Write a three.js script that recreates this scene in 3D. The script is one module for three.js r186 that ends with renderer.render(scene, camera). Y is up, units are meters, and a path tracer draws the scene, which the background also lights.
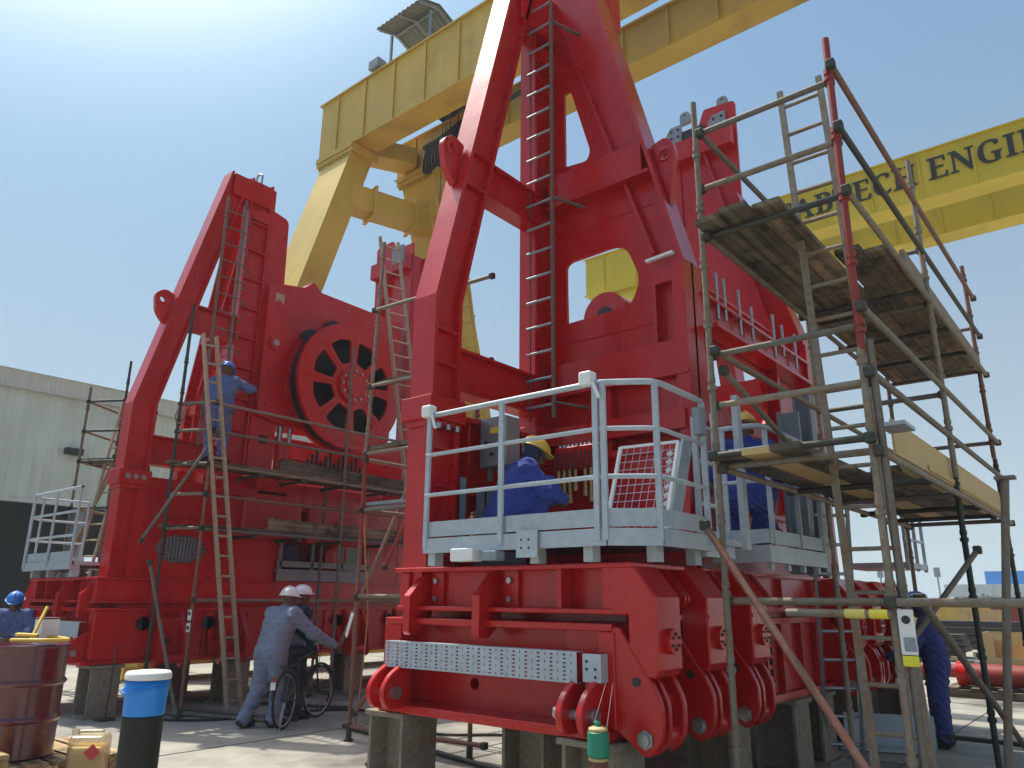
import * as THREE from 'three';
import { mergeGeometries } from 'three/addons/utils/BufferGeometryUtils.js';
import { RoundedBoxGeometry } from 'three/addons/geometries/RoundedBoxGeometry.js';
import { MarchingCubes } from 'three/addons/objects/MarchingCubes.js';
import { FontLoader } from 'three/addons/loaders/FontLoader.js';
import { TextGeometry } from 'three/addons/geometries/TextGeometry.js';

// ------------------------------------------------------------------ camera, sky, sun, exposure
const scene = new THREE.Scene();
const rad = d => d * Math.PI / 180;
const EYE = new THREE.Vector3(0, 1.6, 0);
const camera = new THREE.PerspectiveCamera(53.99, 1024 / 768, 0.1, 3000);
{
  const y = rad(39.654), p = rad(15.93), r = rad(0.473);
  const F = new THREE.Vector3(-Math.sin(y) * Math.cos(p), Math.sin(p), -Math.cos(y) * Math.cos(p));
  const R = new THREE.Vector3(Math.cos(y), 0, -Math.sin(y));
  const U = R.clone().cross(F);
  camera.up.copy(U).multiplyScalar(Math.cos(r)).addScaledVector(R, -Math.sin(r));
  camera.position.copy(EYE);
  camera.lookAt(EYE.clone().add(F));
}
const SUN = new THREE.Vector3(-0.46, 0.88, -0.03).normalize();
{
  const W = 1024, H = 512, data = new Float32Array(W * H * 4);
  const mix = (a, b, t) => a + (b - a) * t;
  for (let j = 0; j < H; j++) for (let i = 0; i < W; i++) {
    const el = ((j + 0.5) / H - 0.5) * Math.PI, az = ((i + 0.5) / W - 0.5) * 2 * Math.PI;
    const dx = Math.cos(el) * Math.cos(az), dy = Math.sin(el), dz = Math.cos(el) * Math.sin(az);
    const t = Math.pow(Math.max(dy, 0), 0.55);
    const g = Math.max(-1, Math.min(1, dx * SUN.x + dy * SUN.y + dz * SUN.z)), ang = Math.acos(g);
    const near = 3.0 * Math.exp(-ang * ang / 0.03) + 2.7 * Math.exp(-ang * ang / 0.08), wide = Math.exp(-ang * ang / 0.6);
    const o = (j * W + i) * 4;
    data[o] = mix(0.285, 0.02, t) + near * 0.95 + wide * 0.085;
    data[o + 1] = mix(0.33, 0.075, t) + near * 0.93 + wide * 0.135;
    data[o + 2] = mix(0.33, 0.18, t) + near * 0.85 + wide * 0.17;
    data[o + 3] = 1;
  }
  const tex = new THREE.DataTexture(data, W, H, THREE.RGBAFormat, THREE.FloatType);
  tex.mapping = THREE.EquirectangularReflectionMapping; tex.colorSpace = THREE.LinearSRGBColorSpace;
  tex.magFilter = tex.minFilter = THREE.LinearFilter; tex.needsUpdate = true;
  scene.background = tex; scene.environment = tex;
}
const sun = new THREE.DirectionalLight(new THREE.Color(1, 0.94, 0.84), 2.1);
sun.position.copy(SUN).multiplyScalar(80).add(new THREE.Vector3(-8, 0, -10)); sun.target.position.set(-8, 0, -10);
sun.castShadow = true; sun.shadow.mapSize.set(4096, 4096);
Object.assign(sun.shadow.camera, { left: -40, right: 40, top: 40, bottom: -40, near: 1, far: 200 });
scene.add(sun, sun.target);
const renderer = new THREE.WebGLRenderer({ antialias: true });
renderer.setSize(1024, 768); renderer.shadowMap.enabled = true;
renderer.toneMapping = THREE.LinearToneMapping; renderer.toneMappingExposure = 2.5;
scene.fog = new THREE.FogExp2(0xc9d6de, 0.0012);

// ------------------------------------------------------------------ helpers
let seed = 7; const rnd = () => { seed = (seed * 1664525 + 1013904223) >>> 0; return seed / 4294967296; };
const rr = (a, b) => a + (b - a) * rnd();
const V = (x, y, z) => new THREE.Vector3(x, y, z);
const taken = new Map();
function numbered(n) { const k = taken.get(n) || 0; taken.set(n, k + 1); return k ? n + '_' + String(k).padStart(3, '0') : n; }
function tag(o, label, category, group, kind) { if (label) o.userData.label = label; if (category) o.userData.category = category; if (group) o.userData.group = group; if (kind) o.userData.kind = kind; return o; }
function boxUV(g) {
  const p = g.attributes.position, uv = new Float32Array(p.count * 2), a = V(), b = V(), c = V(), n = V(), e = V();
  for (let i = 0; i < p.count; i += 3) {
    a.fromBufferAttribute(p, i); b.fromBufferAttribute(p, i + 1); c.fromBufferAttribute(p, i + 2);
    n.copy(b).sub(a).cross(e.copy(c).sub(a)); const x = Math.abs(n.x), y = Math.abs(n.y), z = Math.abs(n.z);
    [a, b, c].forEach((q, k) => { const o = (i + k) * 2;
      if (y >= x && y >= z) { uv[o] = q.x; uv[o + 1] = q.z; } else if (x >= z) { uv[o] = q.z; uv[o + 1] = q.y; } else { uv[o] = q.x; uv[o + 1] = q.y; } });
  }
  g.setAttribute('uv', new THREE.BufferAttribute(uv, 2)); return g;
}
function plain(g, keepUV) {
  let q = g.index ? g.toNonIndexed() : g;
  for (const k of Object.keys(q.attributes)) if (!['position', 'normal', 'uv', 'color'].includes(k)) q.deleteAttribute(k);
  if (!q.attributes.normal) q.computeVertexNormals();
  if (!keepUV) boxUV(q); return q;
}
const box = (x0, x1, y0, y1, z0, z1) => new THREE.BoxGeometry(Math.abs(x1 - x0), Math.abs(y1 - y0), Math.abs(z1 - z0)).translate((x0 + x1) / 2, (y0 + y1) / 2, (z0 + z1) / 2);
const rbox = (x0, x1, y0, y1, z0, z1, r = 0.012) => new RoundedBoxGeometry(Math.abs(x1 - x0), Math.abs(y1 - y0), Math.abs(z1 - z0), 1, r).translate((x0 + x1) / 2, (y0 + y1) / 2, (z0 + z1) / 2);
function shapeOf(pts, fil) {                                  // polygon, optional fillet radius
  const s = new THREE.Shape();
  if (!fil) { pts.forEach((p, i) => i ? s.lineTo(p[0], p[1]) : s.moveTo(p[0], p[1])); s.closePath(); return s; }
  const n = pts.length;
  for (let i = 0; i < n; i++) {
    const a = pts[(i + n - 1) % n], b = pts[i], c = pts[(i + 1) % n];
    const la = Math.hypot(a[0] - b[0], a[1] - b[1]), lc = Math.hypot(c[0] - b[0], c[1] - b[1]), f = Math.min(b[2] ?? fil, la * 0.48, lc * 0.48);
    const p = [b[0] + (a[0] - b[0]) * f / la, b[1] + (a[1] - b[1]) * f / la], q = [b[0] + (c[0] - b[0]) * f / lc, b[1] + (c[1] - b[1]) * f / lc];
    i ? s.lineTo(p[0], p[1]) : s.moveTo(p[0], p[1]); s.quadraticCurveTo(b[0], b[1], q[0], q[1]);
  }
  s.closePath(); return s;
}
function holeCirc(x, y, r) { const h = new THREE.Path(); h.absarc(x, y, r, 0, Math.PI * 2, true); return h; }
const ext = (s, d, cs = 4, bev = 0) => new THREE.ExtrudeGeometry(s, { depth: d - 2 * bev, curveSegments: cs, bevelEnabled: bev > 0, bevelThickness: bev, bevelSize: bev, bevelOffset: -bev, bevelSegments: 1 }).translate(0, 0, bev);
const prismZ = (pts, z0, z1, fil, holes = [], bev = 0) => { const s = shapeOf(pts, fil); holes.forEach(h => s.holes.push(h)); return ext(s, Math.abs(z1 - z0), 5, bev).translate(0, 0, Math.min(z0, z1)); };
// pts in (z, y), extruded along x
const prismX = (pts, x0, x1, fil, holes = [], bev = 0) => { const s = shapeOf(pts.map(p => [-p[0], p[1], p[2]]), fil); holes.forEach(h => s.holes.push(h)); return ext(s, Math.abs(x1 - x0), 5, bev).rotateY(Math.PI / 2).translate(Math.min(x0, x1), 0, 0); };
function tube(p, q, r, seg = 8, r2 = r) {
  const a = V(...p), b = V(...q), d = b.clone().sub(a), L = d.length();
  const g = new THREE.CylinderGeometry(r2, r, L, seg, 1);
  g.applyQuaternion(new THREE.Quaternion().setFromUnitVectors(V(0, 1, 0), d.normalize()));
  return g.translate((a.x + b.x) / 2, (a.y + b.y) / 2, (a.z + b.z) / 2);
}
function path(pts, r, seg = 6, n = 24, tension = 0.5) { return new THREE.TubeGeometry(new THREE.CatmullRomCurve3(pts.map(p => V(...p)), false, 'catmullrom', tension), n, r, seg); }
function bar(p, q, w, h) {                                       // rectangular bar between points
  const a = V(...p), b = V(...q), d = b.clone().sub(a), L = d.length(), m = new THREE.Matrix4();
  const z = d.clone().normalize(), up = Math.abs(z.y) > 0.95 ? V(1, 0, 0) : V(0, 1, 0), x = up.clone().cross(z).normalize(), y = z.clone().cross(x);
  m.makeBasis(x, y, z).setPosition((a.x + b.x) / 2, (a.y + b.y) / 2, (a.z + b.z) / 2);
  return new THREE.BoxGeometry(w, h, L).applyMatrix4(m);
}
const cylX = (x0, x1, y, z, r, s = 16) => tube([x0, y, z], [x1, y, z], r, s);
const cylZ = (z0, z1, x, y, r, s = 16) => tube([x, y, z0], [x, y, z1], r, s);
const cylY = (y0, y1, x, z, r, s = 16, r2 = r) => tube([x, y0, z], [x, y1, z], r, s, r2);
function flip(g, f) {                                            // mirrored copy: f maps positions
  const q = plain(g.clone(), false), p = q.attributes.position, n = q.attributes.normal;
  f(p, n);
  for (const at of Object.values(q.attributes)) for (let i = 0; i < at.count; i += 3) for (let k = 0; k < at.itemSize; k++) { const a = at.array, s = at.itemSize, t = a[(i + 1) * s + k]; a[(i + 1) * s + k] = a[(i + 2) * s + k]; a[(i + 2) * s + k] = t; }
  return boxUV(q);
}
const mirZ = g => flip(g, (p, n) => { for (let i = 0; i < p.count; i++) { p.setZ(i, -17.2 - p.getZ(i)); n.setZ(i, -n.getZ(i)); } });
const mirX = g => flip(g, (p, n) => { for (let i = 0; i < p.count; i++) { p.setX(i, -16.7 - p.getX(i)); n.setX(i, -n.getX(i)); } });
function merge(geos, keepUV) { const l = (Array.isArray(geos) ? geos : [geos]).flat(9).map(g => plain(g, keepUV)); return l.length > 1 ? mergeGeometries(l) : l[0]; }
function thing(name, label, category, pos = [0, 0, 0], group) {
  const o = new THREE.Group(); o.name = numbered(name); o.position.set(...pos); scene.add(o); return tag(o, label, category, group);
}
// geometry is given in world metres; root is the thing's group
function part(root, name, geos, m, parent = root, keepUV = false) {
  const g = merge(geos, keepUV).translate(-root.position.x, -root.position.y, -root.position.z);
  const o = new THREE.Mesh(g, m); o.name = name; o.castShadow = o.receiveShadow = true; parent.add(o); return o;
}
function solo(name, geos, m, label, category, group, kind, keepUV = false) {
  const o = new THREE.Mesh(merge(geos, keepUV), m); o.name = numbered(name); o.castShadow = o.receiveShadow = true; scene.add(o); return tag(o, label, category, group, kind);
}
// ---- procedural textures
function lattice(n, s) { const a = new Float32Array(n * n); let q = s; for (let i = 0; i < a.length; i++) { q = (q * 1664525 + 1013904223) >>> 0; a[i] = q / 4294967296; } return a; }
function vnoise(nx, ny, s) { const n = Math.max(nx, ny), L = lattice(n, s); return (u, v) => { const x = u * nx, y = v * ny, xi = Math.floor(x), yi = Math.floor(y), fx = x - xi, fy = y - yi, sx = fx * fx * (3 - 2 * fx), sy = fy * fy * (3 - 2 * fy); const g = (i, j) => L[(((j % ny) + ny) % ny) * n + (((i % nx) + nx) % nx)]; const a = g(xi, yi), b = g(xi + 1, yi), c = g(xi, yi + 1), d = g(xi + 1, yi + 1); return a + (b - a) * sx + (c - a) * sy + (a - b - c + d) * sx * sy; }; }
function fbm(nx, ny, oct, s) { const f = []; for (let i = 0; i < oct; i++) f.push(vnoise(nx << i, ny << i, s + i * 77)); return (u, v) => { let r = 0, a = 0.5, t = 0; for (const q of f) { r += a * q(u, v); t += a; a *= 0.55; } return r / t; }; }
function tex(W, H, fn, metres, srgb = true) {
  const d = new Uint8Array(W * H * 4);
  for (let j = 0; j < H; j++) for (let i = 0; i < W; i++) { const c = fn(i / W, j / H), o = (j * W + i) * 4; d[o] = Math.max(0, Math.min(255, c[0] * 255)); d[o + 1] = Math.max(0, Math.min(255, c[1] * 255)); d[o + 2] = Math.max(0, Math.min(255, c[2] * 255)); d[o + 3] = 255; }
  const t = new THREE.DataTexture(d, W, H); t.wrapS = t.wrapT = THREE.RepeatWrapping; t.magFilter = THREE.LinearFilter; t.minFilter = THREE.LinearMipmapLinearFilter; t.generateMipmaps = true;
  if (srgb) t.colorSpace = THREE.SRGBColorSpace; if (metres) t.repeat.set(1 / metres[0], 1 / metres[1]); t.needsUpdate = true; return t;
}
const grey = v => [v, v, v];
const lin = (r, g, b) => new THREE.Color().setRGB(r, g, b);
const std = (c, rough, o = {}) => new THREE.MeshStandardMaterial({ color: c, roughness: rough, ...o });

const nA = fbm(4, 4, 6, 11), nB = fbm(24, 2, 5, 23), nC = fbm(3, 3, 5, 5), nD = fbm(16, 16, 4, 91);
const enc = v => v <= 0.0031308 ? v * 12.92 : 1.055 * Math.pow(v, 1 / 2.4) - 0.055;
const paintMap = tex(512, 512, (u, v) => { const a = nA(u, v), s = nB(u, v), k = 0.93 + 0.10 * (a - 0.5) + 0.05 * (s - 0.5); return [k, k, k]; }, [2.6, 2.6]);
const nE = fbm(5, 5, 7, 401), nF = fbm(70, 5, 4, 421), nG = fbm(90, 90, 2, 431);
const redMap = tex(1024, 1024, (u, v) => { const k = 0.95 + 0.34 * (nE(u, v) - 0.5) + 0.12 * (nD(u, v) - 0.5); let d = Math.max(0, nE(v, u) - 0.54) * 0.85 + Math.max(0, nF(u, v) - 0.60) * 0.7 + Math.max(0, nG(u, v) - 0.72) * 0.9; d = Math.min(0.3, d * 0.55); return [enc(0.50 * k * (1 - d) + 0.40 * d), enc(0.0045 * k * (1 - d) + 0.23 * d), enc(0.0050 * k * (1 - d) + 0.23 * d)]; }, [4.3, 4.3]);
const paintRough = tex(512, 512, (u, v) => grey(0.62 + 0.8 * (nA(v, u) - 0.4) + 0.3 * (nD(u, v) - 0.5)), [3.1, 3.1], false);
const paintBump = tex(256, 256, (u, v) => grey(nC(u, v) * 0.8 + 0.2 * nD(u, v)), [1.7, 1.7], false);
const RED = new THREE.MeshPhysicalMaterial({ color: lin(1, 1, 1), specularIntensity: 0.75, map: redMap, roughness: 0.46, roughnessMap: paintRough, bumpMap: paintBump, bumpScale: 0.004, clearcoat: 0.3, clearcoatRoughness: 0.22 });
const REDMESH = RED;
const galvN = fbm(40, 40, 3, 41);
const galvMap = tex(256, 256, (u, v) => { const s = galvN(u, v), a = nA(u, v); const k = 0.86 + 0.10 * (s - 0.5) + 0.14 * (a - 0.5); return [k * 0.98, k, k * 1.02]; }, [1.1, 1.1]);
const GALV = std(lin(0.60, 0.64, 0.67), 0.45, { metalness: 0.1, map: galvMap });
const GREYP = std(lin(0.33, 0.37, 0.40), 0.45, { map: galvMap });
const STEEL = std(lin(0.55, 0.55, 0.54), 0.3, { metalness: 0.85, map: galvMap });
const DARKM = std(lin(0.02, 0.021, 0.024), 0.55);
const RUBBER = std(lin(0.012, 0.012, 0.013), 0.75);
const rustMap = tex(256, 256, (u, v) => { const a = nA(u, v), d = nD(u, v), t = Math.min(1, Math.max(0, (a * 0.7 + d * 0.5 - 0.5) * 3)); return [0.78 + t * 0.02 - 0.14 * d, 0.76 - t * 0.10 - 0.14 * d, 0.72 - t * 0.17 - 0.14 * d]; }, [0.6, 0.6]);
const TUBES = [lin(0.42, 0.39, 0.345), lin(0.34, 0.32, 0.295), lin(0.49, 0.44, 0.385), lin(0.31, 0.315, 0.32)].map(c => std(c, 0.68, { map: rustMap, metalness: 0.15 }));
const TUBEDK = std(lin(0.10, 0.11, 0.105), 0.6, { map: rustMap, metalness: 0.2 });
const TUBEGN = std(lin(0.022, 0.05, 0.04), 0.55, { map: rustMap });
const TUBERED = std(lin(0.50, 0.065, 0.05), 0.55, { map: rustMap });
const TUBEPINK = std(lin(0.40, 0.21, 0.17), 0.65, { map: rustMap });
const woodN = fbm(2, 40, 5, 61), woodK = fbm(6, 3, 4, 71);
const woodMap = tex(512, 256, (u, v) => { const g = woodN(u, v), k = woodK(u, v); const st = Math.max(0, nD(u, v * 0.5) - 0.52) * 1.1; const s = 0.66 + 0.55 * (g - 0.5) + 0.6 * (k - 0.5) - st; return [s, s * 0.97, s * 0.92]; });
const PLANKS = [lin(0.31, 0.24, 0.165), lin(0.25, 0.205, 0.15), lin(0.36, 0.285, 0.20), lin(0.21, 0.18, 0.145)].map(c => std(c, 0.85, { map: woodMap }));
const PLY = std(lin(0.62, 0.42, 0.18), 0.7, { map: paintMap });
const WOODNEW = std(lin(0.95, 0.64, 0.33), 0.75, { map: woodMap });
const LADDER = std(lin(0.80, 0.70, 0.60), 0.7, { map: rustMap });
const ALU = std(lin(0.52, 0.53, 0.53), 0.35, { metalness: 0.6, map: galvMap });
const PEDW = std(lin(0.48, 0.455, 0.40), 0.8, { map: rustMap });
const craneMap = tex(512, 512, (u, v) => { const a = nA(u, v), s = nB(u, v), r = Math.max(0, nD(v, u) * 0.5 + nC(u, v) * 0.6 - 0.62) * 0.9, k = 0.92 + 0.2 * (a - 0.5) + 0.07 * (s - 0.5) - r * 0.5; return [k, k * 0.98 - r * 0.12, k * 0.93 - r * 0.1]; }, [7.3, 7.3]);
const YELLOW = std(lin(0.68, 0.47, 0.085), 0.55, { map: craneMap });
const YELLOW2 = std(lin(0.80, 0.62, 0.02), 0.5, { map: craneMap });
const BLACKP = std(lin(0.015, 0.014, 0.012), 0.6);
const WHITE = std(lin(0.75, 0.75, 0.73), 0.5);

// ------------------------------------------------------------------ ground
const concMap = (() => { const a = fbm(5, 5, 8, 301), b = fbm(60, 60, 4, 311), s = fbm(9, 9, 6, 321);
  return tex(2048, 2048, (u, v) => { const k = 0.80 + 0.26 * (a(u, v) - 0.5) + 0.22 * (b(u, v) - 0.5); const st = Math.max(0, s(v, u) - 0.55) * 2.0 + Math.max(0, b(v, u) - 0.70) * 0.8; const q = k - st * 0.8; return [q, q * 0.985, q * 0.95]; }, [18, 18]); })();
const concBump = tex(512, 512, (u, v) => grey(nD(u, v) * 0.6 + nA(u, v) * 0.4), [1.3, 1.3], false);
const CONC = std(lin(0.47, 0.455, 0.415), 0.9, { map: concMap, bumpMap: concBump, bumpScale: 0.004 });
solo('ground', new THREE.PlaneGeometry(2400, 2400).rotateX(-Math.PI / 2), CONC, 'pale worn concrete yard floor', 'ground', null, 'structure');
const JOINT = std(lin(0.10, 0.095, 0.085), 0.95);
for (const x of [-20.3, -14.3, -8.3, -2.3, 3.7]) solo('expansion_joint', box(x - 0.011, x + 0.011, 0.001, 0.0045, -60, 0), JOINT, null, null, null, 'structure');
for (const z of [-3.1, -9.1, -15.1, -21.1, -27.1]) solo('expansion_joint', box(-24, 12, 0.001, 0.006, z - 0.01, z + 0.01), JOINT, null, null, null, 'structure');

// ------------------------------------------------------------------ warehouse behind the left machine
{
  const w = thing('warehouse', 'long cream metal-clad warehouse with dark open bays at the left edge', 'building', [-34, 0, -7]);
  const CLAD = std(lin(0.62, 0.70, 0.68), 0.55, { map: tex(256, 256, (u, v) => { const k = 0.93 + 0.1 * (nA(u, v) - 0.5) + 0.12 * (nB(u, v) - 0.5); return [k, k, k * 0.985]; }, [5, 5]) });
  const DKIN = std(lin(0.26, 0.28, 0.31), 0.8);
  const X = -26, z0 = -25, z1 = 12;
  // profile runs along z: build explicitly
  const cladding = (y0, y1, x, pitch, d) => { const n = Math.round((z1 - z0) / pitch), pos = []; const line = []; for (let i = 0; i < n; i++) { const a = z0 + i * pitch; line.push([a, 0], [a + pitch * 0.55, 0], [a + pitch * 0.68, d], [a + pitch * 0.87, d]); } line.push([z1, 0]);
    for (let i = 0; i + 1 < line.length; i++) { const [za, da] = line[i], [zb, db] = line[i + 1]; pos.push(x + da, y0, za, x + da, y1, za, x + db, y1, zb, x + da, y0, za, x + db, y1, zb, x + db, y0, zb); }
    const g = new THREE.BufferGeometry(); g.setAttribute('position', new THREE.Float32BufferAttribute(pos, 3)); g.computeVertexNormals(); return g; };
  part(w, 'wall', [cladding(4.42, 7.72, X, 0.33, 0.03), box(X - 0.16, X - 0.1, 4.42, 7.72, z0, z1)], CLAD);
  part(w, 'eaves_band', [cladding(7.74, 8.26, X + 0.16, 0.25, 0.04), box(X + 0.02, X + 0.1, 7.74, 8.26, z0, z1), box(X - 0.1, X + 0.22, 7.70, 7.735, z0, z1)], std(lin(0.53, 0.54, 0.51), 0.5));
  part(w, 'lintel', box(X - 0.2, X + 0.08, 4.3, 4.415, z0, z1), CLAD);
  part(w, 'roof', [prismZ([[X + 0.25, 8.26], [-36, 9.3], [-46.4, 8.26], [-46.4, 8.1], [-36, 9.1], [X, 8.1]], z0, z1)], CLAD);
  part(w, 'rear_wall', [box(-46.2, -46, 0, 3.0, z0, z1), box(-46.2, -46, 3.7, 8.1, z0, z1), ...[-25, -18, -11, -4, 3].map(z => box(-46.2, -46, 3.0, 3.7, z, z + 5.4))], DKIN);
  part(w, 'end_wall', [box(-46, X - 0.2, 0, 8.1, z0, z0 + 0.15)], CLAD); part(w, 'end_wall', [box(-46, X - 0.2, 0, 8.1, z1 - 0.15, z1)], CLAD);
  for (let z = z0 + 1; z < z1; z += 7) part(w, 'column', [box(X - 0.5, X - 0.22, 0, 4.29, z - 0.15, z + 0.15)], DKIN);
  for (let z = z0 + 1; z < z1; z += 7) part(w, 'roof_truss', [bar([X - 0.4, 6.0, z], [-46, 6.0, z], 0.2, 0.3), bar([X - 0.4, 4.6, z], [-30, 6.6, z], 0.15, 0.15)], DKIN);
  part(w, 'floodlight', [box(X + 0.05, X + 0.3, 6.15, 6.35, -12.0, -11.5)], DARKM);
  part(w, 'floodlight', [box(X + 0.05, X + 0.3, 5.9, 6.1, -9.6, -9.1)], DARKM);
}

// ------------------------------------------------------------------ gantry cranes
function ribbedGirder(z, x0, x1, y0, y1, d, step) { const g = [box(x0, x1, y0, y1, z - d, z), box(x0 - 0.06, x1, y1, y1 + 0.05, z - d - 0.07, z + 0.07), box(x0 - 0.06, x1, y0 - 0.04, y0, z - d - 0.05, z + 0.05)]; return g; }
{
  const k = thing('gantry_crane', 'ochre yellow double-girder gantry crane with grey canopy above the red machines', 'crane', [-6, 0, -13]);
  const gi = (z, nm, yt, d, xe = -17) => { const g = part(k, nm, ribbedGirder(z, xe, 22, 14, yt, d), YELLOW); for (let x = xe + 0.8; x < 14; x += 1.22) part(k, 'stiffener', box(x - 0.03, x + 0.03, 14.02, yt - 0.02, z + 0.002, z + 0.045), YELLOW, g); return g; };
  const g1 = gi(-11.45, 'girder', 15.86, 0.68), g2 = gi(-13.6, 'girder', 15.1, 0.55, -15.95);
  part(k, 'end_beam', bar([-15.95, 14.32, -12.14], [-15.2, 14.32, -13.58], 0.7, 0.56), YELLOW);
  // leaning legs, one per girder, splayed along z
  const leg = (zt, zb, x) => { const pts = [[zt + 0.4, 13.7], [zt - 0.36, 13.7], [zb - 0.3, 0], [zb + 0.34, 0]]; return [prismX(pts, x - 0.85, x + 0.5)]; };
  const fl = (z, x) => [box(x - 1.0, x + 0.62, 13.78, 13.93, z - 0.5, z + 0.5), box(x - 1.0, x + 0.62, 13.66, 13.77, z - 0.47, z + 0.47)];
  for (const [zt, zb, xl] of [[-11.8, -7.75, -15.9], [-14.0, -18.0, -14.85]]) for (const x of [xl, 19]) { const l = part(k, 'leg', leg(zt, zb, x), YELLOW); const f = part(k, 'flange', fl(zt, x), YELLOW, l);
    if (x < 0) for (let i = 0; i < 12; i++) { part(k, 'bolt', box(x - 0.92 + i * 0.13, x - 0.87 + i * 0.13, 13.56, 13.66, zt + 0.40, zt + 0.46), YELLOW, l); } }
  for (const x of [-15.7, 19]) { const e = x < 0 ? 0.75 : 0; part(k, 'tie_beam', [bar([x, 12.4, -11.6], [x + e, 12.4, -14.2], 0.6, 0.7), bar([x + e * 0.25, 12.4, -12.25], [x + e * 0.28, 12.4, -12.33], 0.8, 0.9), bar([x + e * 0.73, 12.4, -13.5], [x + e * 0.76, 12.4, -13.58], 0.8, 0.9)], YELLOW); part(k, 'sill_beam', box(x - 0.6, x + 0.6, 0.3, 1.1, -18.6, -7.2), YELLOW); }
  part(k, 'walkway_rail', [tube([-8, 16.1, -13.75], [16, 16.1, -13.75], 0.03, 6), tube([-8, 15.65, -13.75], [16, 15.65, -13.75], 0.025, 6), ...Array.from({ length: 13 }, (_, i) => tube([-8 + i * 2, 15.15, -13.75], [-8 + i * 2, 16.1, -13.75], 0.03, 6))], DARKM);
  // trolley, hoist ropes, festoon cables
  part(k, 'trolley', [box(-13.7, -12.2, 15.2, 15.4, -13.58, -12.2), cylX(-13.5, -12.5, 14.95, -12.9, 0.22, 14), box(-13.4, -12.9, 14.6, 14.95, -13.0, -12.8), cylX(-12.6, -12.25, 14.85, -12.8, 0.15)], DARKM);
  for (const [x, z] of [[-13.3, -12.9], [-13.0, -12.9], [-12.7, -12.9], [-13.2, -13.1]]) part(k, 'hoist_rope', tube([x, 1.9, z], [x, 15.0, z], 0.012, 5), DARKM);
  for (let i = 0; i < 11; i++) { const x = -13.95 + i * 0.12, y = 13.75 + i * 0.03; part(k, 'festoon_cable', path([[x, y + 0.25, -12.95], [x - 0.05, y - 0.2, -12.9], [x - 0.02, y - 0.55 - 0.1 * (i % 3), -12.86], [x + 0.08, y - 0.6 - 0.08 * (i % 2), -12.88], [x + 0.12, y - 0.1, -12.93], [x + 0.1, y + 0.25, -12.95]], 0.045, 6, 20), BLACKP); }
  part(k, 'festoon_track', bar([-14.1, 14.02, -12.95], [-9, 14.3, -12.95], 0.09, 0.1), DARKM);
  // caged ladder at the rear leg
  const cl = part(k, 'caged_ladder', [bar([-14.2, 0.3, -16.75], [-14.2, 13.3, -13.85], 0.08, 0.08), bar([-13.7, 0.3, -16.75], [-13.7, 13.3, -13.85], 0.08, 0.08)], YELLOW);
  for (let i = 0; i < 30; i++) { const t = (i + 0.5) / 30; part(k, 'rung', tube([-14.2, 0.3 + 13 * t, -16.75 + 2.9 * t], [-13.7, 0.3 + 13 * t, -16.75 + 2.9 * t], 0.022, 5), YELLOW, cl); }
  for (let i = 3; i < 13; i++) { const t = i / 13, y = 0.3 + 13 * t, z = -16.75 + 2.9 * t; part(k, 'cage_hoop', path([[-14.3, y, z], [-14.35, y, z + 0.5], [-13.95, y, z + 0.75], [-13.55, y, z + 0.5], [-13.6, y, z]], 0.025, 5, 14), YELLOW, cl); }
  for (const dx of [-14.3, -13.95, -13.6]) part(k, 'cage_strap', bar([dx, 3.2, -15.65 + (dx === -13.95 ? 0.1 : 0)], [dx, 12.6, -13.45 + (dx === -13.95 ? 0.1 : 0)], 0.05, 0.02), YELLOW, cl);
  // canopy over the drive
  const cn = (() => { const g = []; const n = 22, x0 = -14.25, x1 = -12.4; for (const [za, ya, zb, yb] of [[-11.1, 16.95, -11.75, 17.2], [-12.45, 16.95, -11.75, 17.2]]) { const pos = []; for (let i = 0; i < n; i++) { const xa = x0 + (x1 - x0) * i / n, xb = x0 + (x1 - x0) * (i + 1) / n, da = (i % 2) * 0.05, db = ((i + 1) % 2) * 0.05; pos.push(xa, ya + da, za, xb, yb + db, zb, xb, ya + db, za, xa, ya + da, za, xa, yb + da, zb, xb, yb + db, zb); } const b = new THREE.BufferGeometry(); b.setAttribute('position', new THREE.Float32BufferAttribute(pos, 3)); b.computeVertexNormals(); g.push(b, b.clone().translate(0, 0.012, 0)); } return g; })();
  const CAN = std(lin(0.30, 0.32, 0.32), 0.6, { map: galvMap, side: THREE.DoubleSide });
  const can = part(k, 'canopy', cn, CAN);
  for (const x of [-14.15, -13.3, -12.5]) part(k, 'canopy_frame', [bar([x, 16.9, -11.13], [x, 17.14, -11.75], 0.06, 0.06), bar([x, 16.9, -12.42], [x, 17.14, -11.75], 0.06, 0.06)], GREYP, can);
  part(k, 'canopy_frame', bar([-14.2, 17.13, -11.75], [-12.45, 17.13, -11.75], 0.05, 0.07), GREYP, can);
  for (const [x, z] of [[-14.1, -12.3], [-12.55, -12.3], [-14.1, -11.55], [-12.55, -11.55]]) part(k, 'canopy_post', bar([x, 15.9, z], [x, 16.95, z], 0.06, 0.06), GREYP, can);
  part(k, 'floodlight', [box(-14.75, -14.35, 15.98, 16.25, -11.6, -11.3), tube([-14.5, 15.9, -11.5], [-14.5, 16.0, -11.45], 0.03, 6)], GREYP);
}
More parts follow.
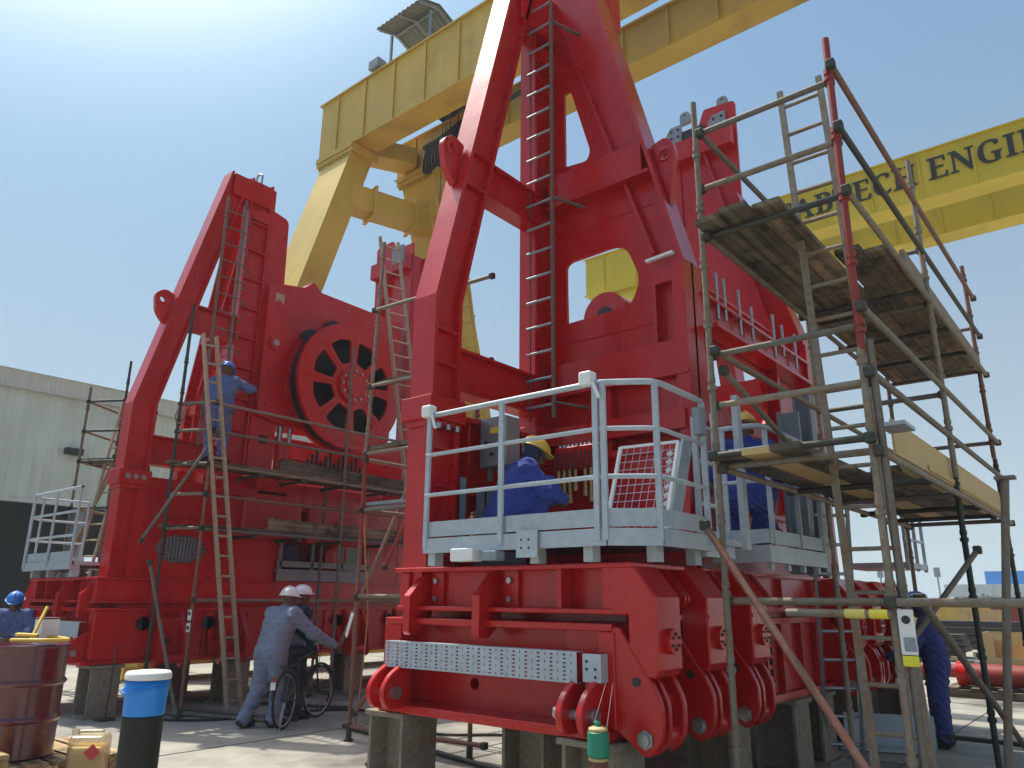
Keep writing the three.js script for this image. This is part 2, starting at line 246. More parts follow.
{
  const k = thing('gantry_crane', 'bright yellow gantry crane lettered FABTECH ENGINEERING behind the right scaffold', 'crane', [0, 0, -26]);
  const gi = (z) => { const g = part(k, 'girder', ribbedGirder(z, -15.98, 30, 13.55, 15.1, 0.75), YELLOW2); for (let x = -15.1; x < 12; x += 1.45) part(k, 'stiffener', box(x - 0.03, x + 0.03, 13.57, 15.08, z + 0.002, z + 0.04), YELLOW2, g); return g; };
  const g1 = gi(-24); gi(-26.9);
  const font = await new FontLoader().loadAsync('fonts/droid/droid_serif_bold.typeface.json');
  // letters set wide apart, one by one
  let xx = -7.98; const word = 'FABTECH ENGINEERING';
  for (const ch of word) { if (ch === ' ') { xx += 0.26; continue; } const cg = new TextGeometry(ch, { font, size: 0.74, depth: 0.012, curveSegments: 4 }); cg.scale(0.88, 1, 1); cg.computeBoundingBox(); const wdt = cg.boundingBox.max.x; part(k, 'letter', cg.translate(xx, 14.06, -23.955), BLACKP, g1); xx += wdt + 0.03; }
  for (const [zt, zb] of [[-24.4, -21.4], [-27.3, -30.4]]) for (const x of [-14.6, 27]) { const l = part(k, 'leg', prismX([[zt + 0.5, 13.3], [zt - 0.5, 13.3], [zb - 0.4, 0], [zb + 0.4, 0]], x - 0.9, x + 0.9), YELLOW2); part(k, 'flange', [box(x - 1.05, x + 1.05, 13.3, 13.48, zt - 0.62, zt + 0.62)], YELLOW2, l); }
  part(k, 'end_beam', box(-15.6, -14.2, 13.6, 14.7, -26.88, -24.77), YELLOW2);
  part(k, 'sill_beam', box(-15.2, -14, 0.3, 1.0, -31, -20.8), YELLOW2); part(k, 'sill_beam', box(26.4, 27.6, 0.3, 1.0, -31, -20.8), YELLOW2);
}

// ------------------------------------------------------------------ the two red machines (mirror twins)
const boltGeoCache = {};
function machine(left) {
  const T = left ? mirX : (g => plain(g));
  const root = left
    ? thing('lifting_machine', 'red steel machine with big spoked wheel, scaffolded, in front of the warehouse', 'machine', [-12.55, 0, -8.6])
    : thing('lifting_machine', 'tall red steel machine with ladder and railed platform in the centre of the photo', 'machine', [-4.15, 0, -8.6]);
  const P = (name, geos, m = RED, parent = root) => part(root, name, [geos].flat(9).map(T), m, parent);
  const fb = gs => [gs, [gs].flat(9).map(mirZ)];
  const bolt = (x, y, z, axis, parent, r = 0.028, h = 0.03, m = STEEL) => P('bolt', axis === 'z' ? cylZ(z, z + h, x, y, r, 6) : axis === 'x' ? cylX(x, x + h, y, z, r, 6) : cylY(y, y + h, x, z, r, 6), m, parent);
  // ---- lower base frame
  const lower = P('lower_base_frame', [
    fb([prismZ([[-5.15, 0.75], [-3.1, 0.75], [-3.1, 1.39], [-5.15, 1.39]], -5.0, -4.92, 0, [holeCirc(-4.45, 0.93, 0.05)]),
      rbox(-5.31, -2.98, 0.68, 0.75, -5.45, -4.64), rbox(-5.34, -2.98, 1.385, 1.44, -5.45, -4.70),
      rbox(-5.36, -5.15, 0.75, 1.385, -5.45, -4.72), rbox(-3.10, -2.96, 0.75, 1.385, -5.45, -4.70), box(-3.42, -3.1, 1.1, 1.385, -4.92, -4.78), box(-5.15, -3.1, 0.80, 1.35, -5.45, -5.35)]),
    box(-5.33, -5.27, 0.75, 1.385, -11.75, -5.45), box(-5.36, -5.08, 0.68, 0.745, -11.75, -5.45), box(-5.36, -5.08, 1.39, 1.44, -11.75, -5.45),
    box(-3.05, -2.99, 0.75, 1.385, -11.75, -5.45), box(-3.25, -2.93, 0.68, 0.745, -11.75, -5.45), box(-3.25, -2.93, 1.39, 1.44, -11.75, -5.45),
    box(-5.26, -3.06, 0.75, 1.385, -8.0, -7.9), box(-5.26, -3.06, 0.75, 1.385, -9.3, -9.2)]);
  for (const z of [-7.35, -7.75, -8.3, -8.75, -11.4]) P('stiffener', box(-2.988, -2.93, 0.752, 1.383, z - 0.015, z + 0.015), RED, lower);
  for (const z of [-5.75, -6.35, -6.95, -7.9, -8.6, -9.4, -10.2, -11.2]) P('stiffener', box(-5.37, -5.332, 0.752, 1.383, z - 0.015, z + 0.015), RED, lower);
  if (!left) for (let i = 0; i < 6; i++) bolt(-2.988, 0.84 + i * 0.1, -7.55, 'x', lower, 0.034, 0.035, std(lin(0.16, 0.05, 0.05), 0.5));
  // ---- gap packers
  P('packer', [box(-5.16, -3.1, 1.442, 1.498, -12.3, -5.1)], RED);
  for (const z of [-7.2, -8.6, -10]) P('packer', box(-3.08, -2.97, 1.442, 1.498, z - 0.2, z + 0.2), RED);
  // ---- upper base frame
  const upper = P('upper_base_frame', [
    fb([box(-5.1, -2.9, 1.54, 1.82, -4.98, -4.9), rbox(-5.25, -2.80, 1.82, 1.86, -5.5, -4.70), rbox(-5.22, -2.95, 1.50, 1.54, -5.5, -4.72), rbox(-5.21, -5.1, 1.54, 1.82, -5.5, -4.74), box(-5.1, -4.98, 1.54, 1.82, -4.9, -4.78),
      box(-3.47, -3.43, 1.54, 1.82, -4.9, -4.73), box(-3.06, -2.90, 1.54, 1.82, -5.5, -4.73)]),
    box(-5.22, -5.16, 1.54, 1.82, -11.7, -5.5), box(-5.25, -2.98, 1.822, 1.858, -11.7, -5.5), box(-5.22, -5.02, 1.50, 1.54, -11.7, -5.5), box(-3.06, -3.0, 1.54, 1.82, -11.7, -5.5), box(-3.2, -2.94, 1.50, 1.54, -11.7, -5.5), box(-2.98, -2.90, 1.83, 1.86, -11.7, -5.5)]);
  for (const x of [-4.90, -4.06]) { P('bolt_pad', box(x - 0.03, x + 0.11, 1.542, 1.818, -4.9, -4.865), RED, upper); for (const y of [1.60, 1.745]) bolt(x + 0.03, y, -4.865, 'z', upper, 0.026, 0.03); }
  for (const z of [-7.0, -7.9, -8.8, -9.7]) P('stiffener', box(-3.0, -2.945, 1.542, 1.818, z - 0.015, z + 0.015), RED, upper);
  // ---- front guide brackets
  for (const x of [-5.03, -4.23]) P('guide_bracket', prismX([[-4.9, 1.815], [-4.82, 1.815], [-4.62, 1.62], [-4.62, 1.33], [-4.65, 1.30], [-4.75, 1.30], [-4.9, 1.42]], x, x + 0.08, 0.01, [], 0.006));
  // ---- tow clevises on the front
  for (const [x0, pinOut] of [[-5.22, 1], [-3.27, 1]]) {
    const c = P('tow_clevis', [0, 0.17].map(d => prismX([[-4.66, 0.72], [-4.46, 0.72, 0.14], [-4.40, 0.86, 0.1], [-4.48, 0.99, 0.08], [-4.72, 1.12], [-4.72, 0.72]], x0 + d, x0 + d + 0.055, 0.02, [], 0.008)));
    P('pin', [cylX(x0 - 0.05, x0 + 0.26, 0.85, -4.54, 0.034, 12), cylX(x0 - 0.075, x0 - 0.03, 0.85, -4.54, 0.045, 10), cylX(x0 + 0.225, x0 + 0.265, 0.85, -4.54, 0.05, 10)], STEEL, c);
  }
  // ---- perforated cable tray
  if (!left) { const s = shapeOf([[-5.20, 1.045], [-3.205, 1.045], [-3.205, 1.245], [-5.20, 1.245]]);
    for (let i = 0; i < 34; i++) for (let j = 0; j < 7; j++) { if (i % 2 && j % 2) continue; const x = -5.16 + i * 0.0578, y = 1.062 + j * 0.0275; const h = new THREE.Path(); const w = i % 2 ? 0.004 : 0.013, hh = i % 2 ? 0.009 : 0.0055; h.moveTo(x - w, y - hh); h.lineTo(x - w, y + hh); h.lineTo(x + w, y + hh); h.lineTo(x + w, y - hh); h.closePath(); s.holes.push(h); }
    const tr = P('cable_tray', [ext(s, 0.004, 1).translate(0, 0, -4.6), box(-5.20, -3.205, 1.245, 1.249, -4.69, -4.596), box(-5.20, -3.205, 1.041, 1.045, -4.66, -4.596)], GALV);
    P('tray_bracket', [box(-3.165, -3.015, 1.055, 1.24, -4.62, -4.612), box(-3.021, -3.015, 1.055, 1.24, -4.70, -4.62)], GALV, tr);
    for (const [a, b] of [[-3.13, 1.14], [-3.13, 1.19], [-3.06, 1.14], [-3.06, 1.09]]) P('slot', cylZ(-4.611, -4.606, a, b, 0.01, 8), DARKM, tr);
    for (const x of [-5.1, -4.3, -3.4]) P('tray_support', box(x, x + 0.04, 1.05, 1.24, -4.72, -4.692), GALV, tr);
  } else P('cable_tray', [box(-5.20, -3.6, 1.045, 1.245, -4.6, -4.594), box(-5.20, -3.6, 1.245, 1.25, -4.69, -4.594), box(-5.20, -3.6, 1.04, 1.045, -4.66, -4.594)], GALV);
  // ---- hinge arms and lugs on the outer side
  const armXY = [[-3.0, 1.84], [-2.82, 1.857], [-2.635, 1.62], [-2.635, 1.15], [-2.67, 1.10], [-2.79, 1.10], [-2.86, 1.17], [-2.86, 1.5], [-3.0, 1.5]];
  const lugXY = [[-3.0, 1.42], [-2.93, 1.42], [-2.68, 1.06], [-2.62, 0.94, 0.05], [-2.62, 0.72, 0.12], [-2.74, 0.59, 0.14], [-2.86, 0.68, 0.08], [-3.0, 0.77]];
  const armZ = [-4.9, -5.68, -6.5, -9.35, -10.1, -10.85];
  for (const z of armZ) {
    const a = P('hinge_arm', [prismZ(armXY, z - 0.175, z + 0.175, 0, [], 0.012), box(-2.633, -2.624, 1.47, 1.5, z - 0.17, z + 0.17)]);
    P('boss', [cylX(-2.633, -2.59, 1.33, z, 0.085, 20)], RED, a);
    for (let i = 0; i < 6; i++) bolt(-2.59, 1.33 + 0.05 * Math.cos(i * 1.047), z + 0.05 * Math.sin(i * 1.047), 'x', a, 0.011, 0.012, DARKM);
    const l = P('hinge_lug', [prismZ(lugXY, z + 0.13, z + 0.185, 0.02, [], 0.01), prismZ(lugXY, z - 0.185, z - 0.13, 0.02, [], 0.01), prismZ(lugXY, z + 0.045, z + 0.085, 0.02), box(-2.95, -2.80, 0.74, 1.36, z - 0.13, z + 0.045), cylZ(z - 0.13, z + 0.13, -2.745, 0.72, 0.085, 16), cylZ(z - 0.13, z + 0.13, -2.745, 0.94, 0.05, 12)]);
    P('pin', [cylZ(z + 0.186, z + 0.225, -2.745, 0.72, 0.042, 12), cylZ(z + 0.186, z + 0.20, -2.745, 0.72, 0.062, 6)], STEEL, l);
    P('hole_shade_disc', cylZ(z + 0.186, z + 0.19, -2.80, 1.07, 0.032, 12), DARKM, l);  // black disc stands in for the shade inside an open hole
    for (const d of [-0.43, -0.38]) P('gusset', prismZ([[-2.99, 1.84], [-2.86, 1.84], [-2.68, 1.62, 0.06], [-2.72, 1.55, 0.06], [-2.99, 1.56]], z + d - 0.012, z + d + 0.012, 0.01), RED, a);
  }
  // inner side lugs
  const lugIn = lugXY.map(p => [-5.33 - (p[0] + 3.0) * 0.85, p[1], p[2]]).reverse();
  for (const z of [-5.75, -6.75, -8.0, -9.2, -10.4]) { const l = P('hinge_lug', [prismZ(lugIn, z + 0.16, z + 0.22, 0.02), prismZ(lugIn, z - 0.22, z - 0.16, 0.02), box(-5.42, -5.37, 0.78, 1.3, z - 0.16, z + 0.16), cylZ(z - 0.16, z + 0.16, -5.545, 0.73, 0.07, 14)]); P('hole_shade_disc', cylX(-5.40, -5.37, 1.22, z + 0.36, 0.1, 16), DARKM, l); P('hole_shade_disc', cylX(-5.45, -5.42, 0.98, z, 0.035, 10), DARKM, l); for (const d of [-1, 1]) P('gusset', bar([-5.385, 1.375, z + d * 0.36], [-5.385, 0.78, z + d * 0.26], 0.1, 0.03), RED, l); }  // open holes on the lugs are black discs, their shade painted in
  // ---- front (and rear) leg: H section with kinked top
  const zf = y => -4.75 - 0.25 * Math.max(0, y - 4.45);
  const legSide = (o0, o1, y0, y1) => [[zf(y0) - o0, y0], [zf(4.45) - o0, 4.45], [zf(y1) - o0, y1], [zf(y1) - o1, y1], [zf(4.45) - o1, 4.45], [zf(y0) - o1, y0]];
  const LZ = left ? -0.12 : 0, PL = (n, g, m = RED, par = root) => P(n, [g].flat(9).map(q => q.clone().translate(0, 0, LZ)), m, par), boltL = (x, y, z, ...r) => bolt(x, y, z + LZ, ...r);
  const leg = PL('front_leg', [prismX(legSide(0, 0.045, 3.42, left ? 8.95 : 9.3), -5.2, -4.9), prismX(legSide(0.33, 0.375, 3.42, left ? 8.95 : 9.3), -5.2, -4.9), prismX(legSide(0.045, 0.33, 3.42, left ? 8.95 : 9.3), -5.13, -4.965),
    box(-5.19, -4.91, 3.42, 3.45, -5.08, -4.80)]);
  for (const y of [3.78, 4.12]) PL('stiffener', box(-4.964, -4.905, y - 0.015, y + 0.015, -5.08, -4.797), RED, leg);
  for (const y of [5.85, 6.28]) PL('stiffener', box(-4.964, -4.905, y - 0.015, y + 0.015, zf(y) - 0.328, zf(y) - 0.047), RED, leg);
  PL('joint_flange', [rbox(-5.25, -4.85, 3.20, 3.42, -5.17, -4.68), box(-5.22, -4.88, 3.14, 3.198, -5.13, -4.73)], RED, leg);
  for (let i = 0; i < 3; i++) { boltL(-5.251, 3.31 - 0.0, -4.80 - i * 0.12, 'x', leg, 0.045, -0.03, STEEL); boltL(-4.85, 3.16, -4.80 - i * 0.12, 'y', leg, 0.03, -0.05, STEEL); }
  PL('lifting_lug', prismX([[zf(6.3), 6.36], [-5.04, 6.42, 0.08], [-4.88, 6.30, 0.1], [-4.93, 5.98, 0.1], [zf(5.82) + 0.005, 5.82]], -5.10, -5.02, 0.03, [holeCirc(5.02, 6.23, 0.05)], 0.006), RED, leg);
  for (const x of [-5.015, -5.105]) PL('lug_ring', [new THREE.TorusGeometry(0.07, 0.018, 6, 20).rotateY(Math.PI / 2).translate(x, 6.23, -5.02)], RED, leg);
  const lowleg = PL('lower_leg', [box(-5.2, -4.9, 1.862, 3.138, -4.795, -4.75), box(-5.2, -4.9, 1.862, 3.138, -5.12, -5.075), box(-5.13, -4.97, 1.862, 3.138, -5.075, -4.795)]);
  for (const y of [2.2, 2.6, 2.95]) PL('stiffener', box(-4.969, -4.91, y - 0.012, y + 0.012, -5.073, -4.797), RED, lowleg);
  // rear leg (far end)
  P('rear_leg', mirZ(merge([prismX(legSide(0, 0.375, 1.862, 8.95), -5.2, -4.9)])));
  // ---- beams from leg to pillar
  const tie = (y0, y1, h0, h1) => [box(-5.15, -4.93, y1 - 0.03, y1, h0, h1), box(-5.15, -4.93, y0, y0 + 0.03, h0, h1), box(-5.06, -5.0, y0 + 0.03, y1 - 0.03, h0, h1)];
  for (const g of [tie(5.85, 6.29, -6.4, zf(6.05) - 0.37), tie(3.55, 4.0, -6.4, -5.128)]) { P('tie_beam', g); P('tie_beam', g.map(mirZ)); }
  // ---- inner side panel with round mesh hole
  const hole = (() => { const h = new THREE.Path(); h.absellipse(5.92, 2.30, 0.42, 0.22, 0, Math.PI * 2, true); return h; })();
  const panel = P('side_panel', [prismX([[-5.122, 1.862], [-7.7, 1.862], [-7.7, 3.3], [-5.122, 3.3]], -5.19, -5.14, 0, [hole]), box(-5.2, -5.02, 3.3, 3.345, -7.7, -5.172)]); P('side_panel', mirZ(box(-5.19, -5.14, 1.862, 3.3, -7.7, -5.16)));
  for (const z of [-5.42, -5.68, -6.35]) P('stiffener', box(-5.138, -5.04, 1.865, 3.297, z - 0.012, z + 0.012), RED, panel);
  P('stiffener', box(-5.138, -5.06, 2.58, 2.605, -6.35, -5.14), RED, panel);
  for (const z of [-5.32, -6.62]) P('stiffener', box(-5.225, -5.192, 1.865, 3.297, z - 0.014, z + 0.014), RED, panel);
  P('stiffener', box(-5.225, -5.192, 2.76, 2.79, -6.6, -5.34), RED, panel);
  { const gs = []; for (let i = -7; i <= 7; i++) { const d = i * 0.056, h = 0.22 * Math.sqrt(Math.max(0.02, 1 - d * d / 0.176)); gs.push(tube([-5.165, 2.30 - h, -5.92 + d], [-5.165, 2.30 + h, -5.92 + d], 0.008, 5)); } for (let i = -3; i <= 3; i++) { const d = i * 0.056, h = 0.42 * Math.sqrt(Math.max(0.02, 1 - d * d / 0.0484)); gs.push(tube([-5.165, 2.30 + d, -5.92 - h], [-5.165, 2.30 + d, -5.92 + h], 0.008, 5)); } P('mesh_guard', gs, GREYP, panel); P('mesh_backing', prismX([[-5.55, 1.9], [-6.34, 1.9], [-6.34, 2.66], [-5.55, 2.66]], -5.05, -5.04), GREYP, panel); }
  // ---- pillars
  const pil = [box(-5.2, -4.97, 1.862, 9.0, -6.44, -6.4), box(-5.13, -5.07, 1.862, 9.0, -6.80, -6.44), box(-5.2, -4.97, 1.862, 9.0, -6.84, -6.8)];
  const pillar = P('pillar', pil); P('pillar', pil.map(mirZ));
  for (let y = 4.3; y < 8.8; y += 0.55) P('stiffener', box(-5.198, -5.131, y - 0.015, y + 0.015, -6.798, -6.442), RED, pillar);
  P('joint_flange', [rbox(-5.24, -4.90, 3.22, 3.42, -6.86, -6.32)], RED, pillar);
  // side plate of the pillar top (the inner, stiffened plate)
  P('head_plate', [prismX([[-6.845, 4.6], [-7.3, 4.6], [-7.22, 8.45, 0.1], [-6.845, 8.53]], -5.2, -5.12, 0.02)]);
  P('head_box', [...(left ? [rbox(-5.21, -4.90, 8.52, 8.93, -6.9, -6.05)] : [rbox(-5.22, -4.90, 8.6, 9.3, -6.95, -6.05)]), box(-5.2, -4.9, 8.2, 8.419, -6.8, -6.45)]);
  // ---- front plate with windows (and its twin at the rear)
  const outline = left ? [[-4.968, 3.0], [-3.2, 3.0], [-3.2, 5.02], [-4.22, 9.0], [-4.968, 9.0]] : [[-4.968, 3.0], [-3.2, 3.0], [-3.2, 5.02], [-4.425, 9.8], [-4.968, 9.8]];
  const winA = shapeOf([[-4.80, 4.70, 0.02], [-4.80, 5.47, 0.1], [-3.99, 5.49, 0.2], [-3.80, 5.0, 0.2], [-3.93, 4.72, 0.12]], 0.1);
  const winB = shapeOf([[-4.80, 6.78, 0.02], [-4.80, 7.85, 0.05], [-4.70, 7.85, 0.06], [-4.42, 6.86, 0.1], [-4.47, 6.74, 0.08]], 0.06);
  const pth = s => { const h = new THREE.Path(); h.curves = s.curves; return h; };
  const front = P('front_plate', [prismZ(outline, -6.83, -6.79, 0, [pth(winA), pth(winB)])]);
  const ribs = [], yt = left ? 9.0 : 9.8;
  // outer brace flange, inner brace rib
  const sl = (y) => -3.2 - (y - 5.02) * (1.02 / 3.98);
  ribs.push(prismZ([[-3.2, 5.02], [sl(yt), yt], [sl(yt) - 0.045, yt], [-3.245, 5.02]], -6.97, -6.62), prismZ([[-3.56, 5.2], [-4.76, 8.8], [-4.79, 8.8], [-3.6, 5.2]], -6.79, -6.68), box(-3.345, -3.2, 1.862, 5.02, -7.0, -6.62));
  P('brace_flange', ribs);
  for (const [p, q] of [[[-4.95, 5.85, -6.787], [-3.62, 5.85, -6.787]], [[-4.95, 4.45, -6.787], [-3.62, 4.45, -6.787]], [[-4.1, 3.45, -6.787], [-4.1, 4.7, -6.787]], [[-4.95, 8.05, -6.787], [-4.35, 8.05, -6.787]]]) P('weld_seam', tube(p, q, 0.008, 5), RED, front);
  P('cross_beam', [box(-4.96, sl(6.6) - 0.05, 6.2, 6.6, -6.79, -6.64), box(-4.96, -3.55, 6.16, 6.2, -6.79, -6.6)]);
  P('cross_beam', [box(-4.96, -3.205, 3.82, 4.17, -6.79, -6.66), box(-4.96, -3.21, 3.78, 3.82, -6.79, -6.6)]);
  P('column_cover', [box(-3.60, -3.56, 4.175, 4.82, -6.79, -6.66), box(-3.62, -3.25, 4.82, 5.0, -6.79, -6.66)]); P('column_cover', box(-3.56, -3.25, 3.42, 3.775, -6.79, -6.70));
  if (!left) P('head_block', rbox(-5.1, -4.40, 9.1, 9.9, -7.6, -7.0));
  P('lower_front_plate', [box(-4.96, -3.2, 1.862, 3.0, -6.52, -6.46), box(-4.96, -3.2, 2.98, 3.04, -6.79, -6.4), box(-4.2, -4.15, 3.05, 3.77, -6.78, -6.66), box(-4.96, -3.26, 3.22, 3.42, -6.78, -6.58)]);
  P('lifting_lug', prismZ([[sl(6.55) + 0.004, 6.55], [-3.38, 6.62, 0.12], [-3.28, 6.42, 0.1], [sl(5.75) + 0.004, 5.75]], -6.84, -6.75, 0.03, [holeCirc(-3.42, 6.38, 0.05)], 0.006), RED, front);
  P('lug_ring', [new THREE.TorusGeometry(0.07, 0.018, 6, 20).translate(-3.42, 6.38, -6.745)], RED, front);
  // pulley boss seen through the window
  if (!left) { const pl = P('pulley', [cylZ(-9.0, -8.6, -5.42, 5.5, 0.36, 28), box(-5.8, -5.06, 4.4, 5.45, -8.95, -8.65)]); P('pulley_bore', cylZ(-8.6, -8.59, -5.42, 5.5, 0.14, 20), DARKM, pl); }
  // rear frame
  const rear = P('rear_plate', [prismZ([[-5.2, 3.0], [-3.2, 3.0], [-3.2, 5.02], [-3.98, 7.7], [-3.96, 9.45, 0.08], [-4.5, 9.5, 0.04], [-4.6, 9.25], [-5.2, 9.25]], -10.43, -10.39, 0.01, [(() => { const q = pth(shapeOf([[-5.0, 4.70, 0.02], [-5.0, 5.47, 0.1], [-3.99, 5.49, 0.2], [-3.80, 5.0, 0.2], [-3.93, 4.72, 0.12]], 0.1)); return q; })()]),
    prismZ([[-3.2, 5.02], [-3.98, 7.7], [-4.03, 7.7], [-3.245, 5.02]], -10.6, -10.2), prismZ([[-3.6, 5.2], [-4.55, 8.9], [-4.6, 8.9], [-3.64, 5.2]], -10.39, -10.28), box(-5.2, -4.0, 8.6, 8.95, -10.38, -10.2), box(-3.26, -3.18, 1.862, 5.02, -10.62, -10.18)]);
  if (!left) {
    for (const [x0, x1, y0] of [[-5.18, -4.9, 8.95], [-4.42, -4.12, 8.88]]) { P('splice_plate', prismZ([[x0, y0], [x1, y0 - 0.02], [x1, y0 + 0.42], [x0 + 0.08, y0 + 0.42], [x0, y0 + 0.3]], -10.385, -10.34), GREYP, rear); for (let i = 0; i < 3; i++) for (const x of [x0 + 0.1, x1 - 0.06]) P('bolt', cylZ(-10.34, -10.325, x, y0 + 0.08 + i * 0.13, 0.022, 8), DARKM, rear); }
    for (const x of [-4.85, -4.18]) P('lifting_eye', [prismZ([[x - 0.09, 9.4], [x + 0.09, 9.4], [x + 0.09, 9.62, 0.08], [x - 0.09, 9.62, 0.08]], -10.46, -10.40, 0.02, [holeCirc(x, 9.56, 0.03)])], GREYP, rear);
    P('head_recess', box(-4.88, -4.5, 8.98, 9.22, -10.388, -10.36), DARKM, rear);
  } else P('splice_plate', [prismZ([[-5.35, 8.6], [-5.0, 8.6], [-5.0, 9.0], [-5.35, 9.0]], -10.0, -9.96)], GREYP, rear);
  // ---- outer side beam between front and rear frames, with studs
  const sb = P('side_beam', [box(-3.30, -3.24, 4.38, 4.72, -10.2, -7.0), box(-3.5, -3.04, 4.34, 4.38, -10.2, -7.0), box(-3.4, -3.16, 4.72, 4.755, -10.2, -7.0)]);
  if (!left) { for (const z of [-7.35, -7.55, -7.95, -8.3, -9.0, -9.3, -9.75]) P('stud', cylY(4.52 + 0.1 * rnd(), 4.98 + 0.12 * rnd(), -3.18, z, 0.02, 8), STEEL, sb);
    P('side_beam', [box(-3.62, -3.56, 4.76, 5.15, -10.2, -7.0), box(-3.68, -3.5, 5.15, 5.18, -10.2, -7.0)]); }
  P('outer_side_panel', [prismX([[-6.98, 1.862], [-10.2, 1.862], [-10.2, 4.33], [-6.98, 4.33]], -3.34, -3.29, 0, [pth(shapeOf([[7.35, 3.62, 0.02], [7.35, 4.28, 0.02], [8.85, 4.28, 0.3], [8.85, 3.62, 0.25]], 0.1))]), box(-3.29, -3.14, 3.3, 3.36, -10.15, -7.02), box(-3.29, -3.16, 2.9, 3.29, -9.0, -8.9), box(-3.29, -3.2, 2.5, 2.54, -9.15, -7.02), box(-3.3, -3.14, 2.6, 3.1, -10.15, -9.2), box(-3.29, -3.16, 3.37, 4.33, -9.0, -8.93)]);
  // ---- fixed ladder on the pillar
  if (!left) {
    const lad = P('fixed_ladder', [bar([-4.61, 3.45, -6.26], [-4.61, 9.4, -6.26], 0.045, 0.02)], TUBES[1]);
    P('ladder_rail', bar([-4.94, 3.45, -6.27], [-4.94, 9.4, -6.27], 0.02, 0.02), TUBERED, lad);
    for (let i = 0; i < 19; i++) P('rung', tube([-4.98, 3.6 + i * 0.306, -6.26], [-4.61, 3.6 + i * 0.306, -6.26], 0.016, 6), GREYP, lad);
    for (const y of [3.62, 6.06, 8.5]) P('ladder_bracket', [bar([-4.61, y, -6.25], [-4.46, y, -6.70], 0.04, 0.02)], TUBES[1], lad);
    P('bumper_strip', [bar([-3.62, 5.08, -6.6], [-3.3, 5.1, -6.6], 0.05, 0.03)], WHITE);
  } else {
    const lad = P('fixed_ladder', [bar([-5.42, 3.9, -6.2], [-5.42, 8.35, -6.2], 0.04, 0.03)], TUBES[1]); P('ladder_rail', bar([-5.42, 3.9, -5.86], [-5.42, 8.3, -5.86], 0.04, 0.03), TUBES[1], lad);
    for (let i = 0; i < 14; i++) { const y = 4.05 + i * 0.306; P('rung', path([[-5.42, y, -5.86], [-5.42, y + 0.01, -6.2], [-5.42, y, -6.33], [-5.3, y - 0.02, -6.40], [-5.22, y - 0.03, -6.38]], 0.014, 5, 10), TUBES[1], lad); }
    P('grab_rail', [path([[-5.15, 8.98, -6.6], [-5.15, 9.15, -6.6], [-5.0, 9.2, -6.6], [-4.95, 8.98, -6.6]], 0.02, 6, 14)], STEEL);
  }
  return { root, P, bolt };
}
const right = machine(false), leftM = machine(true);

